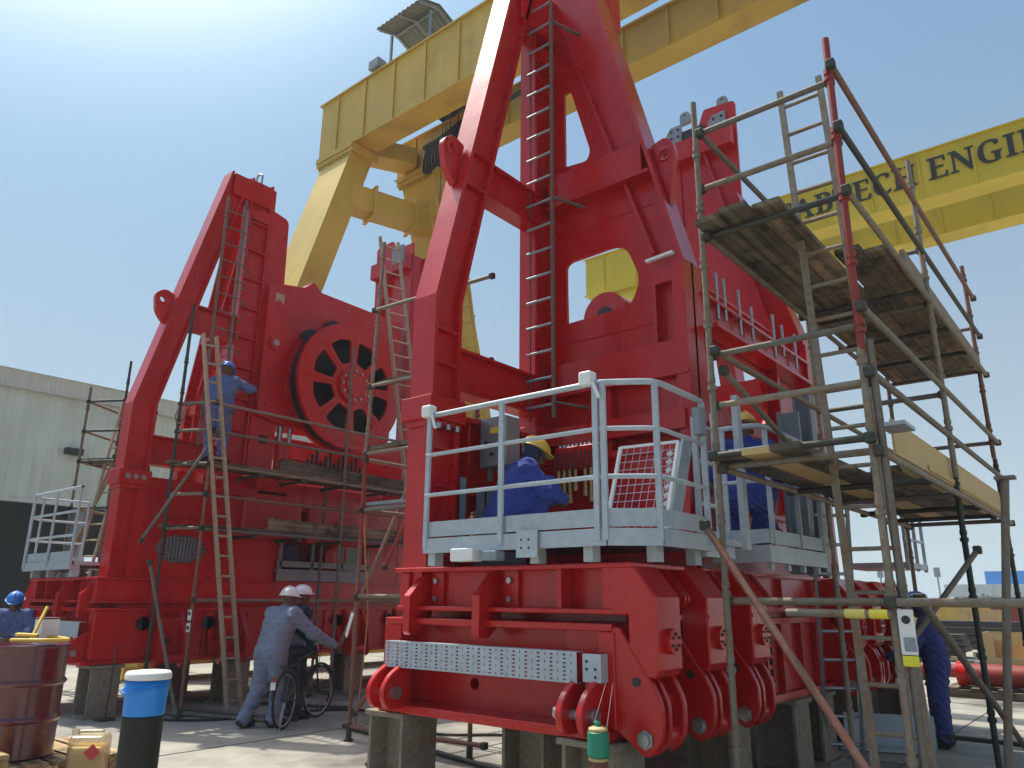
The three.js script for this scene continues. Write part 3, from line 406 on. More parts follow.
// ---- winch housing and spoked wheel on the left machine (world coordinates)
{
  const { root } = leftM, P = (n, g, m = RED, par = root) => part(root, n, g, m, par);
  const X = -11.42;
  const housing = P('wheel_housing', [prismX([[-6.9, 4.62], [-7.55, 4.50], [-9.9, 4.6], [-10.1, 7.2], [-8.0, 7.24], [-7.85, 7.42, 0.1], [-7.65, 7.22], [-6.9, 7.08]], X - 0.55, X, 0.05, [], 0.012)]);
  P('primer_patch', box(X + 0.052, X + 0.054, 6.72, 6.9, -7.2, -7.02), std(lin(0.42, 0.33, 0.24), 0.8), housing);
  P('rim_plate', [prismX([[-6.88, 4.7], [-7.5, 4.58], [-7.6, 5.2], [-7.2, 6.9, 0.1], [-6.88, 7.0]], X, X + 0.05, 0.05)], RED, housing);
  P('vent', [cylX(X - 0.02, X + 0.1, 6.2, -7.82, 0.2, 24)], DARKM, housing); P('vent', [cylX(X - 0.02, X + 0.1, 6.52, -8.32, 0.2, 24)], DARKM, housing);
  P('port', [cylX(X + 0.045, X + 0.09, 5.95, -7.1, 0.13, 20)], RED, housing); P('port_cap', [cylX(X + 0.09, X + 0.1, 5.95, -7.1, 0.06, 14)], STEEL, housing);
  for (const [y, z] of [[6.72, -7.1], [5.4, -7.05], [4.85, -7.05]]) P('nut', cylX(X + 0.045, X + 0.075, y, z, 0.05, 8), RED, housing);
  // wheel: rim discs with dark groove, spokes, hub
  const cy = 5.42, cz = -8.58, R = 1.22, wx = X + 0.36;
  const disc = (r0, r1, x0, x1) => { const s = new THREE.Shape(); s.absarc(0, 0, r1, 0, Math.PI * 2); s.holes.push(holeCirc(0, 0, r0)); return ext(s, x1 - x0, 32).rotateY(Math.PI / 2).translate(x0, cy, cz); };
  const face = new THREE.Shape(); face.absarc(0, 0, R - 0.02, 0, Math.PI * 2);
  for (let i = 0; i < 8; i++) { const a0 = i * Math.PI / 4 + Math.PI / 8 - 0.285, a1 = a0 + 0.57, r0 = 0.46, r1 = 0.89, q = (r, a) => [r * Math.cos(a), r * Math.sin(a)]; const pts = [q(r0, a0 + 0.02), q(r1, a0 - 0.0), q(r1 * 1.03, (a0 + a1) / 2), q(r1, a1), q(r0, a1 - 0.02)]; const s = shapeOf(pts.slice().reverse(), 0.06); const h = new THREE.Path(); h.curves = s.curves; face.holes.push(h); }
  const wheel = P('spoked_wheel', [ext(face, 0.06, 40).rotateY(Math.PI / 2).translate(wx, cy, cz), disc(R - 0.16, R, wx - 0.33, wx - 0.27), disc(0.98, R - 0.02, wx - 0.02, wx)]);
  P('rope_groove', [disc(0.96, R - 0.08, wx - 0.27, wx - 0.02)], BLACKP, wheel);
  P('shade_disc', [disc(0.2, R - 0.12, wx - 0.32, wx - 0.28)], BLACKP, wheel);  // black disc paints the shaded depth behind the spoke openings
  for (let i = 0; i < 8; i++) { const a = i * Math.PI / 4, c = Math.cos(a), s = Math.sin(a); P('spoke_rib', bar([wx + 0.062, cy + 0.4 * s, cz - 0.4 * c], [wx + 0.062, cy + 1.0 * s, cz - 1.0 * c], 0.02, 0.02), RED, wheel); }
  P('hub', [cylX(wx + 0.06, wx + 0.13, cy, cz, 0.34, 28), cylX(wx + 0.13, wx + 0.17, cy, cz, 0.22, 24)], RED, wheel);
  for (let i = 0; i < 12; i++) P('bolt', cylX(wx + 0.13, wx + 0.16, cy + 0.28 * Math.cos(i * Math.PI / 6), cz + 0.28 * Math.sin(i * Math.PI / 6), 0.026, 6), STEEL, wheel);
  // lower middle section under the wheel
  P('lower_housing', [rbox(-12.52, -11.50, 3.05, 3.55, -9.9, -7.1, 0.03), box(-12.52, -11.62, 3.55, 3.62, -9.9, -7.1)]);
  P('gear_cover', [rbox(-11.92, -11.40, 2.55, 3.18, -8.0, -6.85, 0.06), rbox(-11.92, -11.40, 2.5, 3.2, -9.5, -8.15, 0.06)]);
  for (const [z, r] of [[-7.55, 0.14], [-8.85, 0.16]]) P('gear_boss', cylX(-11.40, -11.35, 2.8, z, r, 18), RED);
  P('hydraulic_cylinder', [cylY(3.62, 4.2, -11.55, -7.55, 0.13, 18)], RED); P('piston_rod', [cylY(4.2, 4.8, -11.55, -7.48, 0.05, 14), cylY(4.2, 4.8, -11.5, -7.65, 0.04, 14)], STEEL);
  P('chain', [...Array.from({ length: 14 }, (_, i) => tube([-11.4, 3.65, -8.0 - i * 0.1], [-11.4, 4.0 + 0.1 * (i % 3), -8.0 - i * 0.1], 0.03, 6))], DARKM);
  P('lower_side_plate', [box(-11.82, -11.50, 3.63, 4.6, -7.35, -6.86)]); P('plate_slot', [box(-11.498, -11.49, 4.15, 4.3, -7.2, -7.05)], BLACKP);
  // grey service walkway in the base opening
  const wk = P('service_walkway', [box(-11.45, -11.42, 1.87, 2.03, -9.6, -7.6), box(-12.2, -11.42, 2.03, 2.06, -9.6, -7.6), box(-11.45, -11.42, 2.1, 2.2, -9.6, -7.6)], GREYP);
  for (const z of [-7.65, -8.3, -8.95, -9.55]) P('walkway_post', box(-11.46, -11.42, 2.06, 2.5, z - 0.02, z + 0.02), GREYP, wk);
  P('inner_bulkhead', [box(-12.4, -12.3, 1.87, 3.05, -9.7, -7.5)], RED); P('motor', [cylX(-12.2, -11.6, 2.3, -8.9, 0.2, 16)], RED); P('motor', [rbox(-12.2, -11.7, 2.08, 2.5, -8.2, -7.8, 0.03)], std(lin(0.03, 0.05, 0.13), 0.5));
}

// ---- access platforms (galvanised) bolted to the machines
function platform(M, left) {
  const T = left ? mirX : (g => plain(g)), { root } = M;
  const P = (n, g, m = GALV, par = root) => part(root, n, [g].flat(9).map(T), m, par);
  const zF = -4.56, zB = -6.36, xI = -4.72, xC = -2.90, xO = -2.6, zc = -4.80;
  const deck = P('access_platform', [prismZ([[0, 0], [1, 0], [1, 1], [0, 1]], 0, 0.001).scale(0.001, 0.001, 0.001).translate(-3.6, 2.0, -5.2),
    (() => { const s = shapeOf([[xI, -zF], [xC, -zF], [xO, -zc], [xO, -zB], [xI, -zB]]); return ext(s, 0.05, 1).rotateX(-Math.PI / 2).translate(0, 0, 0).applyMatrix4(new THREE.Matrix4().makeScale(1, 1, 1)); })().scale(1, 1, 1).translate(0, 2.03, 0)]);
  const kick = (a, b, y0, y1, t = 0.012) => { const d = Math.hypot(b[0] - a[0], b[1] - a[1]); return bar([a[0], (y0 + y1) / 2, a[1]], [b[0], (y0 + y1) / 2, b[1]], t, y1 - y0); };
  const line = [[xI, zF], [xC, zF], [xO, zc], [xO, -5.55]];
  for (let i = 0; i < 3; i++) { P('edge_channel', kick(line[i], line[i + 1], 1.965, 2.085, 0.05), GALV, deck); P('toe_board', kick(line[i], line[i + 1], 2.10, 2.225, 0.012), GALV, deck); }
  // handrails with rounded corner
  for (const y of [3.15, 2.80, 2.45]) P('handrail', path([[xI, y, zF + 0.02], [xC - 0.12, y, zF + 0.02], [xC - 0.02, y, zF + 0.01], [xO - 0.03, y, zc + 0.06], [xO + 0.01, y, zc - 0.06], [xO + 0.01, y, -5.5]], y > 3 ? 0.024 : 0.018, 8, 40, 0.2), GALV, deck);
  for (const [x, z] of [[xI + 0.02, zF + 0.02], [-3.86, zF + 0.03], [xC - 0.06, zF + 0.03], [xC - 0.0, zF + 0.02], [xO + 0.0, zc + 0.02], [xO + 0.02, -5.5]]) P('post', box(x - 0.022, x + 0.022, 2.0, 3.14, z - 0.012, z + 0.012), GALV, deck);
  for (const [x, z] of [[-4.66, -4.63], [-3.62, -4.7], [-2.72, -4.9], [-2.72, -5.5], [-3.1, -4.66]]) P('support_leg', box(x - 0.04, x + 0.04, 1.862, 2.03, z - 0.05, z + 0.05), GALV, deck);
  if (!left) {
    P('junction_box', [rbox(-4.32, -4.08, 1.885, 1.985, -4.58, -4.45, 0.01)], WHITE, deck); P('junction_box', [rbox(-4.0, -3.85, 1.885, 1.96, -4.58, -4.47, 0.01)], GREYP, deck);
    P('bracket_plate', [box(-3.68, -3.48, 1.90, 2.10, -4.515, -4.503)], GALV, deck); for (const [x, y] of [[-3.63, 1.97], [-3.63, 2.03], [-3.56, 1.97], [-3.56, 2.03]]) P('hole', cylZ(-4.503, -4.499, x, y, 0.009, 8), DARKM, deck);
    for (const [x, z] of [[xI + 0.02, zF + 0.04], [-3.02, zF + 0.04]]) P('lamp', [rbox(x - 0.05, x + 0.06, 3.13, 3.24, z - 0.05, z + 0.05, 0.02), tube([x + 0.06, 3.15, z + 0.02], [x + 0.12, 3.02, z + 0.03], 0.015, 6)], WHITE, deck);
    P('switch_box', [rbox(xO - 0.02, xO + 0.05, 2.86, 3.08, -5.52, -5.4, 0.01)], GREYP, deck);
    // side gate frame between the two platforms
    const gate = P('side_gate', [box(-2.72, -2.68, 2.05, 3.05, -5.62, -5.58), box(-2.72, -2.68, 2.05, 3.15, -6.02, -5.95), box(-2.55, -2.5, 2.0, 3.3, -6.1, -6.02)], GALV);
    for (const y of [3.0, 2.7, 2.35]) P('gate_bar', tube([-2.7, y, -5.98], [-2.7, y, -5.6], 0.016, 6), GALV, gate);
    P('edge_channel', [box(-2.74, -2.64, 1.93, 2.09, -6.1, -5.56)], GALV, gate);
    // second platform further back
    const d2 = P('rear_access_platform', [box(-3.2, -2.5, 2.03, 2.07, -7.9, -6.5)], GALV);
    P('edge_channel', [box(-2.53, -2.47, 1.92, 2.06, -7.9, -6.5), box(-3.0, -2.47, 1.92, 2.06, -6.5, -6.44)], GALV, d2); P('toe_board', [box(-2.50, -2.485, 2.08, 2.2, -7.9, -6.5), box(-3.0, -2.485, 2.08, 2.2, -6.48, -6.465)], GALV, d2);
    for (const y of [3.12, 2.62]) P('handrail', path([[-2.95, y, -6.47], [-2.62, y, -6.47], [-2.5, y, -6.55], [-2.49, y, -6.75], [-2.49, y, -7.9]], y > 3 ? 0.024 : 0.018, 8, 24, 0.3), GALV, d2);
    for (const [x, z] of [[-2.85, -6.47], [-2.5, -6.6], [-2.49, -7.25], [-2.49, -7.88]]) P('post', box(x - 0.022, x + 0.022, 1.95, 3.12, z - 0.012, z + 0.012), GALV, d2);
    for (const z of [-6.6, -7.0, -7.4, -7.8]) P('support_leg', box(-2.56, -2.52, 1.862, 1.92, z - 0.03, z + 0.03), GALV, d2);
    P('upright_channel', [box(-2.95, -2.75, 1.87, 4.0, -8.9, -8.86), box(-2.95, -2.92, 1.87, 4.0, -8.86, -8.75), box(-2.78, -2.75, 1.87, 4.0, -8.86, -8.75)], GREYP); P('upright_channel', [box(-2.9, -2.7, 1.87, 3.6, -8.2, -8.16), box(-2.9, -2.87, 1.87, 3.6, -8.16, -8.05)], GREYP);
    // third, far platform
    const d3 = P('far_access_platform', [box(-3.2, -2.4, 2.03, 2.1, -12.0, -10.9)], GALV); for (const y of [3.1, 2.75, 2.4]) P('handrail', tube([-2.42, y, -12.0], [-2.42, y, -10.9], 0.02, 6), GALV, d3); for (const z of [-10.95, -11.5, -11.95]) P('post', box(-2.44, -2.4, 2.0, 3.1, z - 0.015, z + 0.015), GALV, d3);
    // stainless control box and valve manifold
    const cb = P('control_box', [rbox(-5.02, -4.68, 2.86, 3.36, -5.78, -5.56, 0.01), box(-5.0, -4.96, 2.74, 2.86, -5.7, -5.66), box(-4.76, -4.72, 2.74, 2.86, -5.7, -5.66)], std(lin(0.45, 0.45, 0.45), 0.35, { metalness: 0.4, map: galvMap }));
    P('warning_label', box(-4.88, -4.78, 3.19, 3.25, -5.558, -5.555), std(lin(0.75, 0.55, 0.03), 0.5), cb); for (const [x, y] of [[-4.92, 3.1], [-4.85, 3.08], [-4.78, 3.06], [-4.85, 2.98]]) P('knob', cylZ(-5.56, -5.53, x, y, 0.018, 10), DARKM, cb);
    const mf = P('valve_manifold', [rbox(-4.62, -4.02, 2.88, 3.12, -6.40, -6.28, 0.015)], RED);
    for (let i = 0; i < 11; i++) { const x = -4.58 + i * 0.052; P('lever', bar([x - 0.01, 2.87, -6.24], [x + 0.035, 3.05, -6.2], 0.014, 0.014), DARKM, mf); P('lever_cap', cylY(3.12, 3.15, x, -6.33, 0.014, 8), WHITE, mf); }
    const BRASS = std(lin(0.42, 0.29, 0.12), 0.4, { metalness: 0.6 }); for (let i = 0; i < 8; i++) { const x = -4.58 + i * 0.07 + (i > 3 ? 0.05 : 0), y = 2.72 - 0.06 * (i % 3); P('hose_fitting', [cylY(y, 2.88, x, -6.3, 0.022, 8), cylY(y - 0.06, y, x, -6.3, 0.03, 8)], BRASS, mf); }
    P('hose', [path([[-4.8, 3.1, -6.3], [-4.9, 3.0, -6.2], [-5.0, 2.7, -6.3], [-4.9, 2.3, -6.3]], 0.02, 6, 20), path([[-4.95, 3.12, -6.3], [-4.8, 3.15, -6.2], [-4.66, 3.02, -6.3]], 0.02, 6, 16)], BLACKP);
    P('perforated_bracket', [box(-5.02, -4.96, 2.08, 2.72, -5.3, -5.28), box(-4.965, -4.955, 2.08, 2.72, -5.3, -5.22)], GREYP);
  }
}
platform(right, false); platform(leftM, true);

// ---- leaning mesh guard panel, grating step on the front platform
{
  const t = thing('mesh_panel', 'white wire mesh guard panel leaning inside the platform corner railing', 'mesh panel', [-3.0, 2.08, -5.2]);
  const p = (u, v) => [-3.28 + 0.5 * u + 0.06 * v, 2.09 + 0.72 * v, -5.12 - 0.05 * u - 0.18 * v];
  part(t, 'frame', [bar(p(0, 0), p(0, 1), 0.025, 0.025), bar(p(1, 0), p(1, 1), 0.025, 0.025), bar(p(0, 1), p(1, 1), 0.02, 0.02), bar(p(0, 0), p(1, 0), 0.02, 0.02)], WHITE);
  for (let i = 1; i < 8; i++) part(t, 'wire', tube(p(i / 8, 0), p(i / 8, 1), 0.003, 4), GALV); for (let i = 1; i < 11; i++) part(t, 'wire', tube(p(0, i / 11), p(1, i / 11), 0.003, 4), GALV);
  const s = thing('step_grating', 'grey serrated step tread standing behind the mesh panel', 'step tread', [-2.75, 2.08, -5.35]);
  part(s, 'plate', [bar([-2.85, 2.09, -5.42], [-2.78, 2.86, -5.62], 0.16, 0.02)], GALV); for (let i = 0; i < 9; i++) part(s, 'tooth', bar([-2.94, 2.2 + i * 0.07, -5.44 - i * 0.018], [-2.90, 2.22 + i * 0.07, -5.44 - i * 0.018], 0.03, 0.03), WHITE);
}

// ------------------------------------------------------------------ support pedestals
function pedestal(x, z, dark, label, turn = 0) {
  const t = thing('support_pedestal', label, 'pedestal', [x, 0, z], 'steel stub pedestals under the machines'), m = PEDW;
  const w = 0.21, d = 0.2;
  part(t, 'top_plate', rbox(x - w - 0.03, x + w + 0.03, 0.635, 0.677, z - d - 0.03, z + d + 0.03, 0.006), m);
  part(t, 'flange', box(x - w, x - w + 0.03, 0.03, 0.635, z - d, z + d), m); part(t, 'flange', box(x + w - 0.03, x + w, 0.03, 0.635, z - d, z + d), m);
  part(t, 'web', box(x - w + 0.03, x + w - 0.03, 0.03, 0.635, z - 0.012, z + 0.012), m);
  part(t, 'base_plate', box(x - w - 0.06, x + w + 0.06, 0.002, 0.03, z - d - 0.05, z + d + 0.05), m);
}
pedestal(-5.22, -4.86, false, 'cream steel pedestal under the left front corner of the central machine');
pedestal(-3.16, -4.84, false, 'cream steel pedestal under the right front corner, behind the hanging green jug');
pedestal(-4.05, -5.25, true, 'steel pedestal standing alone under the middle of the central machine front beam');
pedestal(-3.2, -6.75, true, 'steel stub pedestal under the outer girder behind the third hinge lug');
pedestal(-3.1, -8.0, true, 'steel stub pedestal beneath the outer girder left of the aluminium ladder');
pedestal(-3.1, -8.75, true, 'steel stub pedestal beneath the outer girder directly behind the aluminium ladder');
pedestal(-3.1, -10.2, true, 'steel stub pedestal under the far end of the central machine'); pedestal(-5.2, -9.0, true, 'steel stub pedestal under the inner girder of the central machine');
pedestal(-3.1, -12.1, true, 'farthest steel stub pedestal under the central machine rear corner');
pedestal(-11.58, -5.0, true, 'grey steel pedestal under the front corner of the left machine');
pedestal(-11.55, -7.0, true, 'steel stub pedestal under the left machine right beside the leaning ladder');
pedestal(-11.55, -9.3, true, 'steel stub pedestal under the left machine behind the bicycle'); pedestal(-11.55, -11.6, true, 'steel stub pedestal under the far end of the left machine');
pedestal(-13.4, -7.0, true, 'steel stub pedestal beneath the far side of the left machine');

// ------------------------------------------------------------------ scaffolds
const pick = a => a[Math.floor(rnd() * a.length)];
function standard(t, x, z, y0, y1, m, lean = [0, 0]) {
  const top = [x + lean[0], y1, z + lean[1]], g = [tube([x, y0, z], top, 0.0255, 8)];
  for (let y = Math.ceil(y0 * 2) / 2 + 0.13; y < y1 - 0.05; y += 0.5) { const k = (y - y0) / (y1 - y0), cx = x + lean[0] * k, cz = z + lean[1] * k; g.push(cylY(y, y + 0.035, cx, cz, 0.036, 8), cylY(y + 0.06, y + 0.10, cx, cz, 0.031, 8)); }
  const s = part(t, 'standard', g, m); if (y0 < 0.1) part(t, 'base_jack', [cylY(0.0, 0.02, x, z, 0.07, 4), cylY(0.02, y0 + 0.08, x, z, 0.034, 8)], TUBEDK, s); return s;
}
const spar = (t, name, p, q, m) => { const o = part(t, name, tube(p, q, 0.0252, 8), m || pick(TUBES)); for (const e of [p, q]) part(t, 'coupler', rbox(e[0] - 0.034, e[0] + 0.034, e[1] - 0.036, e[1] + 0.036, e[2] - 0.034, e[2] + 0.034, 0.014), TUBEDK, o); return o; };
function plank(t, p, q, w, th, m, name = 'plank') {              // p, q: centre line ends; grain runs along it
  const a = V(...p), b = V(...q), d = b.clone().sub(a), L = d.length();
  const g = new THREE.BoxGeometry(L, th, w), uv = g.attributes.uv, pos = g.attributes.position, o = rnd();
  for (let i = 0; i < uv.count; i++) uv.setXY(i, pos.getX(i) / 2.2 + o, (pos.getZ(i) + pos.getY(i)) / 0.9 + o * 3);
  g.rotateY(-Math.atan2(d.z, d.x)).rotateX(0); const q4 = new THREE.Quaternion().setFromUnitVectors(V(d.x, 0, d.z).normalize(), d.clone().normalize()); g.applyQuaternion(q4);
  g.translate((a.x + b.x) / 2, (a.y + b.y) / 2, (a.z + b.z) / 2);
  return part(t, name, g, m || pick(PLANKS), t, true);
}
{ // right scaffold beside the central machine
  const t = thing('scaffold', 'tall two-deck tube scaffold at the right, beside the central machine', 'scaffold', [-1.8, 0, -8]);
  const xa = -2.34, xb = -1.26, z1 = -5.2, z2 = -7.92, z3 = -10.8;
  standard(t, xa, z1, 0.06, 5.66, TUBES[0]); 
  { const s = part(t, 'standard', [tube([xb, 3.2, z1], [xb + 0.02, 5.72, z1], 0.0265, 8), ...[3.35, 3.85, 4.35, 4.85, 5.35].map(y => [cylY(y, y + 0.03, xb + 0.01, z1, 0.038, 8), cylY(y + 0.055, y + 0.1, xb + 0.01, z1, 0.033, 8)])], TUBERED); }
  standard(t, xb - 0.005, z1, 0.06, 3.25, TUBES[2]); part(t, 'standard', [tube([xb + 0.055, 0.02, z1 - 0.03], [xb + 0.05, 3.3, z1 - 0.03], 0.0255, 8)], TUBES[1]);
  standard(t, xa, z2 + 0.25, 0.06, 4.9, TUBES[2]); standard(t, xb, z2, 0.06, 2.75, TUBEGN); standard(t, xb + 0.03, z2 + 0.12, 2.7, 5.95, TUBES[2]);
  standard(t, xa, z3, 0.06, 4.6, TUBES[1]); standard(t, xb, z3, 0.06, 3.3, TUBEDK); standard(t, xb, z3 + 0.05, 3.3, 5.85, TUBEPINK);
  for (const [y, m] of [[5.38, TUBES[3]], [4.86, TUBES[0]], [4.42, TUBEDK], [3.42, TUBES[3]], [3.02, TUBES[2]], [2.55, TUBES[1]], [1.6, TUBES[0]]]) spar(t, 'transom', [xa, y, z1 - 0.05], [xb, y, z1 - 0.05], m);
  spar(t, 'transom', [xb, 1.6, z1 + 0.05], [xb + 2.2, 1.6, z1 + 0.05], TUBES[0]);
  spar(t, 'transom', [xa, 2.62, z1 + 0.06], [xb, 2.62, z1 + 0.06], TUBEDK);
  part(t, 'guard_tape', [cylX(-1.53, -1.41, 1.53, -5.14, 0.03, 10)], std(lin(0.6, 0.5, 0.12), 0.6)); part(t, 'guard_tape', [cylX(-1.385, -1.28, 1.53, -5.14, 0.03, 10)], std(lin(0.75, 0.6, 0.05), 0.5)); part(t, 'transom', tube([-1.9, 1.53, -5.14], [xb, 1.53, -5.14], 0.0252, 8), TUBES[0]);
  for (const z of [z2, z3]) for (const y of [4.42, 2.55, 3.5, 5.0]) spar(t, 'transom', [xa, y, z], [xb, y, z], pick([TUBEDK, TUBES[1], TUBES[3]]));
  for (const [y, m] of [[5.45, TUBEPINK], [4.92, TUBEDK], [4.40, TUBES[2]], [3.52, TUBES[0]], [3.06, TUBES[1]], [2.53, TUBES[2]]]) { spar(t, 'ledger', [xb + 0.045, y, z1 + 0.05], [xb + 0.045, y, z3 - 0.15], m); }
  for (const [y, m] of [[5.35, TUBES[3]], [4.40, TUBES[1]], [3.44, TUBES[0]], [2.53, TUBES[2]]]) spar(t, 'ledger', [xa + 0.04, y, z1], [xa + 0.04, y, y > 5 ? z2 : z3], m);
  spar(t, 'brace', [xa + 0.06, 3.3, z1 - 0.1], [xa + 0.06, 2.6, z2 + 0.2], TUBES[0]);
  // long lower braces
  spar(t, 'brace', [-2.42, 2.12, -5.1], [-1.1, -0.0 + 0.25, -4.75], TUBEPINK);
  spar(t, 'brace', [-1.15, 1.62, -5.4], [-1.15, 0.15, -9.2], TUBES[1]);
  spar(t, 'ledger', [-2.0, 0.2, -9.9], [0.4, 0.2, -9.9], TUBEDK);
  // upper deck: bay 1 has three boards, bay 2 the full width
  const y = 4.475; for (let i = 0; i < 3; i++) plank(t, [xa + 0.12 + i * 0.215 + rr(-0.006, 0.006), y + 0.012 * i, z1 + 0.04 + rr(0, 0.14)], [xa + 0.12 + i * 0.215, y, z2 - 0.25], 0.205, 0.045);
  for (let i = 0; i < 5; i++) plank(t, [xa + 0.12 + i * 0.215, y + 0.05 + 0.01 * (i % 2), z2 + (i > 2 ? 1.5 : 0.75) - 0.12 * (i % 3)], [xa + 0.12 + i * 0.215, y + 0.05, z3 - 0.25], 0.205, 0.045);
  for (const z of [-7.5, -8.8, -9.8]) spar(t, 'transom', [xa, y - 0.06, z], [xb, y - 0.06, z], TUBEDK);
  plank(t, [xb + 0.0, 4.56, -7.0], [xb + 0.0, 4.50, z3], 0.04, 0.2, TUBES[2], 'toe_board');
  // lower deck
  const yl = 2.55; for (let i = 0; i < 3; i++) plank(t, [xa + 0.12 + i * 0.215, yl + 0.06 + 0.003 * i, z1 + 0.06 + 0.04 * i], [xa + 0.12 + i * 0.215, yl + 0.06, z2 - 0.2], 0.205, 0.045, i === 1 ? PLY : undefined);
  for (let i = 0; i < 5; i++) plank(t, [xa + 0.12 + i * 0.215, yl + 0.11, z2 + 1.2 - 0.12 * (i % 3)], [xa + 0.12 + i * 0.215, yl + 0.11, z3 - 0.1], 0.205, 0.045, i % 3 === 1 ? PLY : undefined);
  for (const z of [-6.7, -8.9, -9.9]) spar(t, 'transom', [xa, yl - 0.02, z], [xb, yl - 0.02, z], TUBEDK);
  plank(t, [xb - 0.02, 2.75, -5.85], [xb - 0.02, 2.75, z3 - 0.1], 0.02, 0.26, PLY, 'toe_board');
  plank(t, [-2.25, 2.655, -5.3], [-1.9, 2.655, -5.3], 0.2, 0.02, WHITE, 'deck_edge'); part(t, 'deck_edge', [box(-1.22, -1.06, 2.70, 2.725, -5.5, -5.22)], ALU);
  // loose vertical pipe and stub tube
  part(t, 'standard', [tube([-0.99, 0, -6.02], [-0.66, 2.42, -6.0], 0.0255, 8), box(-0.72, -0.6, 2.4, 2.42, -6.05, -5.95)], TUBES[1]);
  spar(t, 'brace', [-1.75, 1.15, -7.2], [-1.16, 2.05, -7.85], TUBES[1]);
  part(t, 'inspection_tag', [rbox(-1.235, -1.145, 1.30, 1.56, -5.16, -5.15, 0.004)], WHITE); part(t, 'inspection_tag', [rbox(-1.235, -1.145, 1.235, 1.295, -5.158, -5.15, 0.004)], std(lin(0.7, 0.65, 0.03), 0.5)); part(t, 'inspection_tag', [cylZ(-5.15, -5.146, -1.19, 1.5, 0.025, 12)], DARKM); part(t, 'inspection_tag', [box(-1.215, -1.15, 1.32, 1.40, -5.149, -5.146)], GREYP);
}
{ // left scaffold in front of the spoked wheel
  const t = thing('scaffold', 'weathered tube scaffold with plank decks in front of the spoked wheel', 'scaffold', [-10.9, 0, -7.5]);
  const A = [-11.18, -5.45], B = [-10.62, -5.73], C = [-10.6, -8.23], D = [-11.2, -8.3], E2 = [-10.6, -10.4];
  standard(t, ...A, 0.05, 6.1, TUBEDK); standard(t, ...B, 0.05, 4.0, TUBEPINK); standard(t, ...C, 0.05, 6.0, TUBES[1]); standard(t, ...E2, 0.05, 4.8, TUBES[1]); standard(t, ...D, 0.05, 4.0, TUBES[3]);
  for (const y of [1.55, 2.55, 3.05, 3.5, 4.02, 4.45]) { if (y !== 4.02 || true) spar(t, 'ledger', [B[0], y, B[1]], [E2[0], y, E2[1]], y === 3.05 ? TUBEPINK : undefined); if (y > 2) spar(t, 'transom', [A[0], y + 0.02, A[1]], [B[0], y + 0.02, B[1]]); }
  for (const y of [2.5, 3.45]) for (const z of [-6.6, -7.4, -8.23, -9.2, -10.3]) spar(t, 'transom', [-11.22, y, z], [-10.6, y, z], TUBEDK);
  spar(t, 'brace', [-10.6, 4.35, -6.0], [-10.9, 2.35, -5.0], TUBES[3]); spar(t, 'brace', [-10.37, 0.05, -5.55], [-10.75, 2.05, -5.1], TUBES[3]);
  for (const y of [2.55, 3.5]) for (let i = 0; i < 3; i++) plank(t, [-11.12 + i * 0.2, y + 0.05, -5.35 - 0.2 * i], [-11.12 + i * 0.2, y + 0.05, -10.5], 0.19, 0.042);
  plank(t, [-10.66, 3.67, -6.95], [-10.66, 3.62, -10.3], 0.04, 0.2, PLANKS[3], 'toe_board'); plank(t, [-10.66, 2.70, -6.85], [-10.66, 2.68, -10.3], 0.04, 0.21, PLANKS[2], 'toe_board');
  part(t, 'inspection_tag', [rbox(-10.66, -10.56, 1.28, 1.42, -5.70, -5.695, 0.003), rbox(-10.66, -10.56, 1.12, 1.24, -5.70, -5.695, 0.003)], WHITE); part(t, 'inspection_tag', [cylZ(-5.695, -5.69, -10.61, 1.37, 0.03, 10), box(-10.64, -10.58, 1.15, 1.2, -5.694, -5.69)], DARKM);
  part(t, 'rope', [path([[-11.16, 4.5, -5.45], [-11.2, 4.25, -5.4], [-11.1, 4.15, -5.45], [-11.05, 4.4, -5.5], [-11.0, 4.5, -5.55]], 0.012, 5, 20)], TUBES[2]);
  for (const [x0, z0, x1, z1] of [[-11.3, -5.6, -9.4, -6.3], [-11.3, -6.1, -9.2, -6.6]]) spar(t, 'sole_pipe', [x0, 0.03, z0], [x1, 0.03, z1], TUBES[1]);
}
